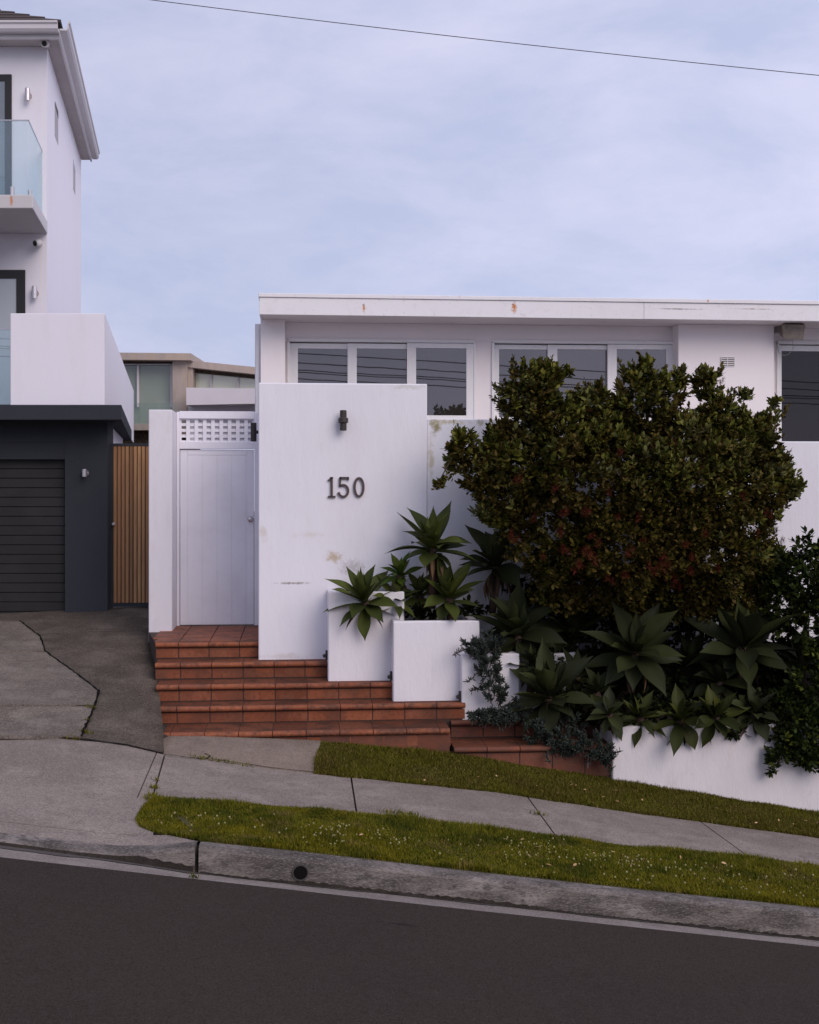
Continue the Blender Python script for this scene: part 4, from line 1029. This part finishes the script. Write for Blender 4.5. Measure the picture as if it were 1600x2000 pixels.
bush_leaf = leaf_mat('bush_leaf', [(0, (.016, .016, .004)), (.35, (.036, .036, .006)), (.62, (.064, .060, .008)), (.82, (.110, .080, .014)), (.94, (.13, .085, .026)), (1, (.16, .145, .03))],
    [(1.7, .46, .62, (.070, .048, .014), .6), (2.3, .52, .7, (.018, .032, .008), .6), (5, .5, .66, (.095, .065, .020), .5)])
bush_tip = leaf_mat('bush_tip', [(0, (.055, .066, .012)), (.5, (.10, .108, .018)), (1, (.19, .175, .035))], [(3, .5, .7, (.13, .12, .09), .5)])
shrub_leaf = leaf_mat('shrub_leaf', [(0, (.010, .016, .005)), (.5, (.020, .031, .008)), (.85, (.040, .056, .011)), (1, (.09, .10, .015))])
YB = 12.15
blobs = [(1040, 800, 68, 78, YB), (1060, 770, 40, 55, YB), (1110, 850, 80, 90, YB), (1150, 800, 55, 50, YB), (1255, 800, 72, 78, YB), (1262, 745, 30, 32, YB), (1200, 850, 60, 60, YB),
         (1385, 795, 56, 40, YB), (1350, 850, 90, 55, YB), (1458, 866, 62, 62, YB), (1420, 880, 80, 70, YB), (1180, 940, 150, 110, YB - .25), (1340, 950, 150, 120, YB - .25),
         (1474, 935, 60, 82, YB), (1010, 900, 75, 85, YB), (1000, 980, 62, 60, YB), (905, 880, 30, 40, YB), (945, 930, 48, 52, YB), (1090, 1050, 95, 100, YB - .05), (1230, 1060, 125, 100, YB - .3), (1320, 1030, 110, 90, YB - .3),
         (1370, 1080, 120, 105, YB - .15), (1460, 1030, 50, 75, YB), (1100, 1165, 60, 32, YB), (1220, 1182, 80, 28, YB), (1340, 1185, 80, 28, YB), (1450, 1180, 60, 36, YB), (1495, 1120, 45, 55, YB), (1160, 1125, 85, 55, YB + .05), (1300, 1150, 120, 50, YB + .05), (1430, 1140, 75, 55, YB + .05), (1065, 1115, 40, 50, YB + .05), (980, 870, 40, 45, YB),
         (962, 905, 22, 45, YB), (1325, 752, 16, 28, YB), (1375, 742, 30, 20, YB), (1330, 780, 12, 12, YB)]
tips = [(1052, 725, 14, 22, YB), (1072, 720, 14, 18, YB), (1030, 745, 16, 20, YB), (1262, 712, 14, 14, YB), (1085, 735, 18, 14, YB), (1110, 725, 12, 8, YB), (1500, 815, 26, 14, YB), (1545, 948, 18, 12, YB - .1), (1560, 945, 14, 12, YB - .1),
        (1530, 920, 26, 26, YB), (1540, 965, 20, 10, YB - .1), (1512, 780, 10, 12, YB), (896, 850, 12, 18, YB), (880, 900, 14, 12, YB), (960, 858, 8, 22, YB), (948, 880, 8, 18, YB), (1450, 770, 16, 10, YB), (1380, 728, 16, 10, YB), (1330, 722, 8, 8, YB), (860, 945, 12, 6, YB), (985, 1010, 40, 25, YB), (950, 1000, 26, 18, YB), (1490, 1110, 30, 20, YB), (1500, 1065, 10, 14, YB)]
bush = thing('flowering_bush', 'big dense flowering bush with red blooms before the windows', 'bush', tuple(fac(1200, 1330, 12.2)))
P, Nn = shrub_points(blobs, 290)
# openings where the wall shows through
def carve(P, Nn, holes):
    k = np.ones(len(P), bool)
    for (px, py, rx, ry) in holes:
        c = fac(px, py, YB); s = YB / F
        k &= (((P[:, 0] - c.x) / (rx * s)) ** 2 + ((P[:, 2] - c.z) / (ry * s)) ** 2) > 1
    return P[k], Nn[k]
P, Nn = carve(P, Nn, [(1352, 785, 26, 17), (1430, 862, 20, 5), (1395, 846, 10, 4), (1520, 842, 12, 14), (1340, 842, 8, 5), (1090, 775, 8, 22), (1180, 815, 10, 6), (1190, 762, 14, 16), (1012, 868, 8, 12), (1310, 770, 6, 14)])
tufts('foliage', P, Nn, bush_leaf, bush, per=13, size=.052)
P2, N2 = shrub_points(tips, 420, .2)
hi_ = (P[:, 2] > FZ(1200, 960, YB)) | (P[:, 0] > FX(1420, YB)) | (P[:, 0] < FX(1000, YB)); ex_ = hi_ & ((Nn[:, 2] > -.1)) & (rng.random(len(P)) < .22 + .25 * (np.sin(P[:, 0] * 5) * np.sin(P[:, 2] * 6) > .1))  # paler young leaves on upper, outer tufts also stand in for top light
P2 = np.concatenate([P2, P[ex_] + Nn[ex_] * .04]); N2 = np.concatenate([N2, Nn[ex_]])
tufts('young_toplit_foliage', P2, N2, bush_tip, bush, per=12, size=.055, upw=1.2)
# loose shoots breaking the outline
cand = np.where(np.abs(Nn[:, 1]) < .45)[0]; rng.shuffle(cand); cnt = 0; SP, SN = [], []
XZ = P[:, [0, 2]]
for i_ in cand[:2600]:
    d2 = Nn[i_, [0, 2]]; d2 = d2 / (np.linalg.norm(d2) + 1e-9); q = XZ[i_] + d2 * .13
    if (np.abs(XZ - q).max(1) < .055).sum() > 0 or P[i_, 2] < FZ(1200, 1120, YB): continue
    dv_ = np.array([d2[0], rng.normal(0, .25), d2[1] + .55]); dv_ /= np.linalg.norm(dv_)
    ln_ = rng.uniform(.05, .15)
    for t in np.arange(0, ln_, .032): SP.append(P[i_] + dv_ * t); SN.append(dv_)
    cnt += 1
    if cnt > 110: break
for path in ([(905, 905, 12.1), (885, 925, 12.08), (862, 944, 12.05), (845, 958, 12.02)], [(900, 880, 12.1), (880, 865, 12.1), (868, 880, 12.1)], [(1330, 800, 12.15), (1322, 765, 12.15), (1318, 725, 12.15)], [(1500, 950, 12.1), (1535, 948, 12.05), (1572, 940, 12.05)], [(1500, 960, 12.1), (1530, 985, 12.05), (1555, 972, 12.05)],
             [(955, 900, 12.15), (952, 870, 12.15), (949, 850, 12.15)], [(900, 870, 12.15), (896, 845, 12.15), (893, 828, 12.15)], [(1500, 850, 12.1), (1530, 815, 12.1), (1540, 790, 12.1)]):
    pts = [fac(*q) for q in path]
    for a, b in zip(pts, pts[1:]):
        for j in range(5): SP.append(np.array(a.lerp(b, j / 5))); SN.append(np.array((b - a).normalized()))
tufts('shoots', np.array(SP), np.array(SN), bush_leaf, bush, per=6, size=.046, upw=.5)
# yellow-brown bud clusters
sel = rng.choice(len(P), 330, replace=False); Pb = P[sel]; Nb = Nn[sel]; front = (Nb[:, 1] < -.15); Pb, Nb = Pb[front], Nb[front]
bud_mat = leaf_mat('bud', [(0, (.14, .085, .03)), (.5, (.20, .16, .045)), (1, (.30, .27, .12))])
tufts('buds', Pb + Nb * .035, Nb, bud_mat, bush, per=14, size=.026, upw=.5)
# red brush flowers
fpx = [(1150, 1085, 22), (1130, 1105, 14), (1300, 1095, 18), (1305, 1120, 20), (1275, 1110, 14), (1320, 1140, 12), (1145, 1000, 11), (1010, 935, 11), (1005, 1045, 14), (1100, 1000, 10), (1210, 885, 9), (1320, 865, 8), (1500, 1003, 10), (1448, 968, 8), (1280, 870, 8),
       (1510, 1040, 14), (1480, 1042, 8), (1090, 1040, 11), (1190, 1130, 10), (1230, 1075, 10), (1250, 1010, 9), (1190, 960, 7), (1105, 1075, 12), (1060, 1085, 9), (1170, 1060, 9), (1340, 1060, 9), (1380, 1040, 8), (1220, 1125, 10), (1345, 1115, 10), (1400, 1110, 8), (1530, 1055, 8), (1085, 955, 8), (1150, 800, 5), (1410, 745, 7), (1255, 1060, 10), (1155, 1045, 8), (1350, 1085, 9), (1370, 920, 6), (1040, 1010, 9), (1205, 1010, 8)]
needle = [(-.02, 0, 0), (.02, 0, 0), (.012, 1, 0), (-.012, 1, 0)]
loc, dr_ = [], []
def front_y(px, py):
    c = fac(px, py, YB); m = (np.abs(P[:, 0] - c.x) < .1) & (np.abs(P[:, 2] - c.z) < .1)
    return P[m, 1].min() if m.any() else YB - .1
for (px, py, r) in fpx:
    Yf = front_y(px, py) - .01
    for _ in range(4 if r > 9 else 3):
        c = np.array(fac(px + random.uniform(-r, r) * .6, py + random.uniform(-r, r) * .6, Yf)); q = 70
        d = rng.normal(size=(q, 3)); d /= np.linalg.norm(d, axis=1, keepdims=True); d[:, 1] -= .3; loc.append(np.tile(c, (q, 1))); dr_.append(d * (r / 12) ** .5)
loc = np.concatenate(loc); dr_ = np.concatenate(dr_); ln = np.linalg.norm(dr_, axis=1)
scatter('red_flowers', needle, [(0, 1, 2, 3)], frames(dr_), loc, np.stack([ln * .05, ln * .042, ln * .05], 1) * rng.uniform(.7, 1.2, (len(loc), 1)), M('red_stamen', (.3, .04, .03), .7, spec=.1, island=[(0, (.060, .012, .009)), (.6, (.12, .022, .014)), (1, (.15, .045, .020))]), bush)
# woody limbs
mb = MB(); base = fac(1215, 1330, 12.4)
def limb(pts, r0, r1):
    P_ = [fac(*p) for p in pts]; mb.tube(P_, [lerp(r0, r1, i / (len(P_) - 1)) for i in range(len(P_))], 8)
limb([(1215, 1340, 12.4), (1205, 1200, 12.4), (1160, 1050, 12.35), (1090, 930, 12.3), (1050, 800, 12.2), (1050, 735, 12.15)], .07, .006)
limb([(1215, 1340, 12.4), (1230, 1180, 12.35), (1260, 1000, 12.3), (1265, 850, 12.2), (1262, 720, 12.15)], .07, .006)
limb([(1225, 1340, 12.4), (1290, 1150, 12.35), (1360, 980, 12.3), (1430, 880, 12.2), (1500, 820, 12.15)], .06, .006)
limb([(1330, 870, 12.25), (1318, 800, 12.2), (1322, 760, 12.15), (1340, 745, 12.15), (1380, 738, 12.15)], .012, .005)
limb([(1360, 860, 12.2), (1385, 810, 12.2), (1398, 785, 12.15), (1395, 760, 12.15)], .012, .005)
limb([(1360, 800, 12.15), (1385, 785, 12.15), (1400, 780, 12.15)], .007, .005)
limb([(1160, 1050, 12.35), (1050, 950, 12.3), (960, 905, 12.2), (905, 880, 12.15), (880, 900, 12.1), (852, 950, 12.05)], .03, .003)
limb([(1440, 960, 12.2), (1500, 945, 12.1), (1560, 945, 12.05)], .012, .004)
mb.build('branches', brownplant, bush, smooth=True)

sh = thing('shrub', 'dark leafy shrub spilling over the retaining wall at the right edge', 'shrub', tuple(fac(1560, 1420, 11.9)))
b2 = [(1590, 1085, 45, 45, 11.85), (1570, 1140, 70, 70, 11.85), (1530, 1170, 50, 60, 11.9), (1600, 1230, 60, 80, 11.7), (1590, 1350, 55, 90, 11.55), (1575, 1430, 60, 60, 11.45), (1530, 1455, 34, 34, 11.4), (1505, 1490, 16, 22, 11.37), (1590, 1480, 40, 30, 11.38),
      (1540, 1380, 40, 50, 11.6), (1680, 1300, 90, 200, 11.6), (1500, 1120, 40, 40, 12.0)]
P3, N3 = shrub_points(b2, 200, .35); 
P3[:, 1] = np.where((P3[:, 2] < zt + .02), np.minimum(P3[:, 1], 11.42), P3[:, 1])
tufts('foliage', P3, N3, shrub_leaf, sh, per=12, size=.055, upw=.3)
mb = MB(); mb.tube([fac(1570, 1425, 11.9), fac(1565, 1300, 11.9), fac(1580, 1150, 11.9)], [.04, .03, .01], 8); mb.tube([fac(1570, 1425, 11.9), fac(1560, 1395, 11.5), fac(1515, 1490, 11.4)], [.025, .015, .005], 6); mb.build('branches', brownplant, sh)

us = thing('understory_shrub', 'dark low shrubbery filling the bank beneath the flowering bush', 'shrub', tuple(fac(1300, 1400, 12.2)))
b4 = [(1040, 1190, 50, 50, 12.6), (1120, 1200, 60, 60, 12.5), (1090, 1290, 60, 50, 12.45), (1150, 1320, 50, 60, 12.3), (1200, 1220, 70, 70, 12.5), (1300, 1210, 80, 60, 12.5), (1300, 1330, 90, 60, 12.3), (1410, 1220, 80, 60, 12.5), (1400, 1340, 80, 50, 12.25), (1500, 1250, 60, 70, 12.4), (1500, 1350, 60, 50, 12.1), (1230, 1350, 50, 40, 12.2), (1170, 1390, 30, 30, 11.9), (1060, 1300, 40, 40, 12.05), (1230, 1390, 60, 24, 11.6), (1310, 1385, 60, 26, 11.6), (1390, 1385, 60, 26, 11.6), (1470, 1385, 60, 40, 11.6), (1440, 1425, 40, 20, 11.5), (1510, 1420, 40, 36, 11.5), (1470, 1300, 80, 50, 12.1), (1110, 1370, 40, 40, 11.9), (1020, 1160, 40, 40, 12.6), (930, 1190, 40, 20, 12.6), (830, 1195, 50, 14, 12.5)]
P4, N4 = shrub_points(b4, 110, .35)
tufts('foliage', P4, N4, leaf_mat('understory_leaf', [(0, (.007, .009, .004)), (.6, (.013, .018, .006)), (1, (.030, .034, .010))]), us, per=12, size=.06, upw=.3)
# trailing blue chalk-stick succulents
chalk = M('chalk_stick', (.08, .13, .13), .55, island=[(0, (.018, .022, .016)), (.5, (.034, .043, .034)), (1, (.075, .095, .078))], spec=.12)
stick_v, stick_f = [], []
for (y, r) in ((0, .05), (.3, .10), (.75, .09), (1, .02)):
    for k in range(4): q = math.pi / 2 * k; stick_v.append((r * math.cos(q), y, r * math.sin(q)))
for i in range(3):
    for k in range(4): stick_f.append((i * 4 + k, i * 4 + (k + 1) % 4, (i + 1) * 4 + (k + 1) % 4, (i + 1) * 4 + k))
def succulent(label, blobs_, seed, L=.05, n_per=26, trailers=()):
    t = thing('trailing_succulent', label, 'succulent', tuple(fac(blobs_[0][0], blobs_[0][1], blobs_[0][4])), 'blue trailing succulents')
    locs, dirs = [], []; st = MB()
    for (px, py, rx, ry, Y, dn) in blobs_:
        k = Y / F; c = np.array(fac(px, py, Y))
        for _ in range(dn):
            d = rng.normal(size=3); d /= np.linalg.norm(d); d[1] = -abs(d[1]); p = c + d * np.array([rx * k, .10, ry * k]) * rng.uniform(.5, 1)
            ax = np.array([d[0] * .6, -.45, .9]); ax /= np.linalg.norm(ax)
            for j in range(n_per):
                q = rng.normal(size=3); dd2 = ax * .8 + q * .45; locs.append(p - ax * rng.uniform(0, .05)); dirs.append(dd2)
            st.tube([p - ax * .09, p], .004, 4)
    for path in trailers:
        pts = [fac(*q) for q in path]; st.tube(pts, .006, 5)
        for a, b in zip(pts, pts[1:]):
            for j in range(14):
                q = a.lerp(b, j / 14); locs.append(np.array(q)); dirs.append(rng.normal(size=3) + np.array([-.3, -.6, .5]))
    locs = np.array(locs); dirs = np.array(dirs)
    s = L * rng.uniform(.7, 1.2, len(locs)); scatter('leaves', stick_v, stick_f, frames(dirs), locs, s, chalk, t, smooth=True)
    st.build('stems', M('succulent_stem', (.10, .06, .06), .8), t)
succulent('blue grey succulent spilling down over the narrow planter', [(925, 1262, 34, 20, 11.95, 26), (955, 1290, 30, 45, 11.9, 34), (965, 1340, 30, 40, 11.85, 30), (960, 1250, 30, 20, 12.0, 16)], 1,
          trailers=[[(930, 1262, 11.95), (905, 1270, 11.93), (884, 1280, 11.92)], [(945, 1300, 11.9), (922, 1325, 11.88), (912, 1333, 11.88)], [(950, 1320, 11.9), (935, 1345, 11.88), (918, 1350, 11.86)]])
succulent('blue grey succulent clump at the foot of the narrow planter', [(945, 1395, 30, 16, 11.75, 26), (985, 1402, 30, 20, 11.7, 26), (1010, 1385, 30, 25, 11.75, 20)], 2)
succulent('blue grey succulents spreading over the lowest steps', [(1050, 1430, 34, 30, 11.6, 30), (1100, 1450, 40, 30, 11.5, 34), (1150, 1455, 36, 30, 11.42, 34), (1185, 1470, 18, 24, 11.4, 16), (1100, 1410, 50, 26, 11.7, 24)], 3,
          trailers=[[(1180, 1465, 11.4), (1200, 1470, 11.38), (1212, 1468, 11.37)], [(1190, 1480, 11.4), (1196, 1500, 11.4), (1194, 1512, 11.4)], [(1150, 1470, 11.4), (1148, 1500, 11.38)], [(1070, 1470, 11.44), (1072, 1490, 11.43)]])

# ------------------------------------------------------------------ grass
def inpoly(x, y, poly):
    n = len(poly); ins = np.zeros(len(x), bool); j = n - 1
    for i in range(n):
        xi, yi = poly[i]; xj_, yj = poly[j]
        c = ((yi > y) != (yj > y)) & (x < (xj_ - xi) * (y - yi) / (yj - yi + 1e-12) + xi); ins ^= c; j = i
    return ins
blade = [(-.5, 0, 0), (.5, 0, 0), (.42, .10, .5), (-.42, .10, .5), (0, .35, 1)]
bladef = [(0, 1, 2, 3), (3, 2, 4)]
def gzv(X, Y): return np.array([gz(a, b) for a, b in zip(X, Y)])
def turf(poly, count, mat, name, h=(.025, .06), w_=.0055, cat_label=None, xr=None, edge=0):
    pl = np.array(poly); lo, hi = pl.min(0), pl.max(0)
    x = rng.uniform(lo[0], hi[0], count); y = rng.uniform(lo[1], hi[1], count); k = inpoly(x, y, poly); x, y = x[k], y[k]
    n = len(x); z = gzv(x, y)
    az = rng.uniform(0, 2 * math.pi, n); tilt = np.abs(rng.normal(0, .35, n))
    # local frame: z up with tilt
    ca, sa, ct, st_ = np.cos(az), np.sin(az), np.cos(tilt), np.sin(tilt)
    ex = np.stack([ca, sa, np.zeros(n)], 1); ey0 = np.stack([-sa, ca, np.zeros(n)], 1); ez = ey0 * st_[:, None] + np.array([0, 0, 1.0]) * ct[:, None]; ey = np.cross(ez, ex)
    rot = np.stack([ex, ey, ez], 2)
    patch = 1 + .45 * np.sin(x * 3.1 + 1) * np.sin(y * 5.3) + .3 * np.sin(x * 9.7) * np.sin(y * 8 + 2)
    hh = rng.uniform(h[0], h[1], n) * np.clip(patch, .5, 1.7)
    o = scatter(name, blade, bladef, rot, np.stack([x, y, z], 1), np.stack([np.full(n, w_) * rng.uniform(.7, 1.3, n), hh, hh], 1), mat)
    tag(o, kind='stuff'); return o
EXR = 4.9
vp = [hit(x, y, gz) for x, y in [(304, 1562), (284, 1572), (270, 1590), (265, 1604), (272, 1616), (300, 1626), (345, 1635), (392, 1643)]]
verge_poly = [(p.x, p.y) for p in vp] + [(x, 8.19) for x in np.linspace(FX(400, 8.19), EXR + 2, 12)] + [(x, 9.29) for x in np.linspace(EXR + 2, FX(304, 9.3), 14)]
# wavy edges
def wob(poly, a):
    return [(x + random.uniform(-a, a), y + random.uniform(-a, a)) for x, y in poly]
def base_sheet(name, lA, lB, xa0_, xa1_, xb0_, xb1_, mat_, dz):
    mb = MB(); strip(mb, lA, lB, xa0_, xa1_, xb0_, xb1_, n=60, dz=.001, rows=3); return tag(mb.build(name, mat_), kind='structure')
base_sheet('verge_soil', D, E, FX(400, 8.18), 16, FX(308, 9.3), 16, turf_soil, .008)
base_sheet('lawn_soil', Fl, G, FX(616, 10.7), 16, FX(630, 11.52), 16, turf_soil, .008)
V1 = [(min(x, 4.4), y) for x, y in verge_poly]
turf(V1, 190000, grass_mat, 'grass', (.020, .040), w_=.005)
turf([(FX(300, 9.3) + i * .45 + random.uniform(-.1, .1), 9.29 + (.035 if i % 2 else .005) + random.uniform(0, .02)) for i in range(13)][::-1] + [(FX(300, 9.3), 9.2), (4.3, 9.2)], 9000, grass_mat, 'grass_edge', (.02, .04))
lawn_poly = [(FX(613, 10.7), 10.68)] + [(x, 10.7 + random.uniform(-.05, .0)) for x in np.linspace(FX(640, 10.7), 5.3, 40)] + [(5.3, 11.5), (FX(627, 11.52), 11.5), (FX(618, 11.1), 11.1)]
turf(lawn_poly, 130000, lawn_mat, 'lawn_grass', (.018, .045), w_=.0048)
# tufts against walls and in joints
def clump(pts, mat_, name):
    L_, Z_ = [], []
    for (px, py, n, s, fn) in pts:
        c = hit(px, py, fn); q = rng.normal(0, 1, (n, 2)) * s * np.array([1, .5])
        for a, b in q: L_.append((c.x + a, c.y + b, fn(c.x + a, c.y + b) + .004))
    L_ = np.array(L_); n = len(L_); az = rng.uniform(0, 6.28, n); t_ = np.abs(rng.normal(0, .5, n))
    ex = np.stack([np.cos(az), np.sin(az), np.zeros(n)], 1); ey0 = np.stack([-np.sin(az), np.cos(az), np.zeros(n)], 1); ez = ey0 * np.sin(t_)[:, None] + np.array([0, 0, 1.]) * np.cos(t_)[:, None]; ey = np.cross(ez, ex)
    h = rng.uniform(.02, .045, n); return tag(scatter(name, blade, bladef, np.stack([ex, ey, ez], 2), L_, np.stack([np.full(n, .006), h, h], 1), mat_), kind='stuff')
pts = [(178, 1385, 60, .03, drz), (172, 1410, 30, .02, drz), (165, 1432, 60, .03, drz), (140, 1443, 40, .06, drz), (100, 1440, 20, .06, drz), (300, 1540, 40, .02, gz), (298, 1555, 50, .02, gz), (306, 1525, 16, .02, gz), (380, 1716, 20, .015, gz),
       (400, 1483, 60, .07, gz), (440, 1490, 40, .05, gz), (480, 1497, 20, .05, gz), (1052, 1592, 30, .03, gz), (795, 1592, 90, .05, gz), (760, 1588, 40, .04, gz), (1570, 1690, 60, .05, gz), (1505, 1684, 40, .05, gz)]
clump(pts, grass_mat, 'weeds')
tall = []
for _ in range(60):
    px = random.uniform(1210, 1590); tall.append((px, 1526 + (px - 1200) * .157 + 3, 26, .035, gz))
clump(tall, lawn_mat, 'wall_foot_grass')
# clover heads
cl_px = []
def cl_region(x0, x1, n, y_lo, y_hi):
    for _ in range(n):
        x = random.uniform(x0, x1); ft = float(np.interp(x, [300, 1600], [1567, 1700])); bk = float(np.interp(x, [300, 390, 1600], [1622, 1640, 1768])); cl_px.append((x, lerp(ft, bk, random.uniform(y_lo, y_hi))))
cl_region(285, 560, 34, .0, .7); cl_region(590, 800, 55, .05, .75); cl_region(560, 1000, 22, 0, .9); cl_region(985, 1330, 70, .02, .5); cl_region(1200, 1600, 60, .05, .85); cl_region(1000, 1600, 30, .3, .95)
for cx_, cy_, n in ((650, 1618, 12), (660, 1625, 8), (1000, 1640, 10), (1078, 1648, 8), (1180, 1665, 10), (1240, 1680, 8), (735, 1620, 5)):
    for _ in range(n): cl_px.append((random.gauss(cx_, 14), random.gauss(cy_, 6)))
bv, bf = [], []
for i, (r, z) in enumerate(((.25, -.5), (.5, -.15), (.46, .25), (.2, .5))):
    for k in range(6): q = k * math.pi / 3 + i * .5; bv.append((r * math.cos(q), r * math.sin(q), z))
for i in range(3):
    for k in range(6): bf.append((i * 6 + k, i * 6 + (k + 1) % 6, (i + 1) * 6 + (k + 1) % 6, (i + 1) * 6 + k))
bf += [tuple(range(18, 24))]
cl = [hit(x, y, lambda X, Y: gz(X, Y) + .05) for x, y in cl_px]
cl = np.array([(p.x, p.y, gz(p.x, p.y) + random.uniform(.03, .06)) for p in cl if 8.2 < p.y < 9.28])
s = rng.uniform(.006, .016, len(cl)); ey = np.tile(np.eye(3), (len(cl), 1, 1))
tag(scatter('clover_flowers', bv, bf, ey, cl, s, clover_mat), kind='stuff')
# fallen leaves and petals on the lawn edge
fp_ = [hit(random.uniform(1080, 1600), 0, gz) for _ in range(0)]
ll = []
for _ in range(46):
    x = random.uniform(FX(900, 10.8), 4.8); y = random.uniform(10.66, 11.1) if random.random() < .6 else random.uniform(8.3, 9.2); ll.append((x, y, gz(x, y) + .045))
for (x, y) in ((828, 1531), (710, 1640), (1093, 1559)): p = hit(x, y, gz); ll.append((p.x, p.y, p.z + .04))
ll = np.array(ll); d = rng.normal(size=(len(ll), 3)) * np.array([1, 1, .25])
tag(scatter('fallen_leaves', lv, lf, frames(d), ll, rng.uniform(.025, .045, len(ll)), M('dry_leaf', (.45, .28, .14), .8, island=[(0, (.30, .16, .06)), (1, (.55, .36, .18))])), kind='stuff')
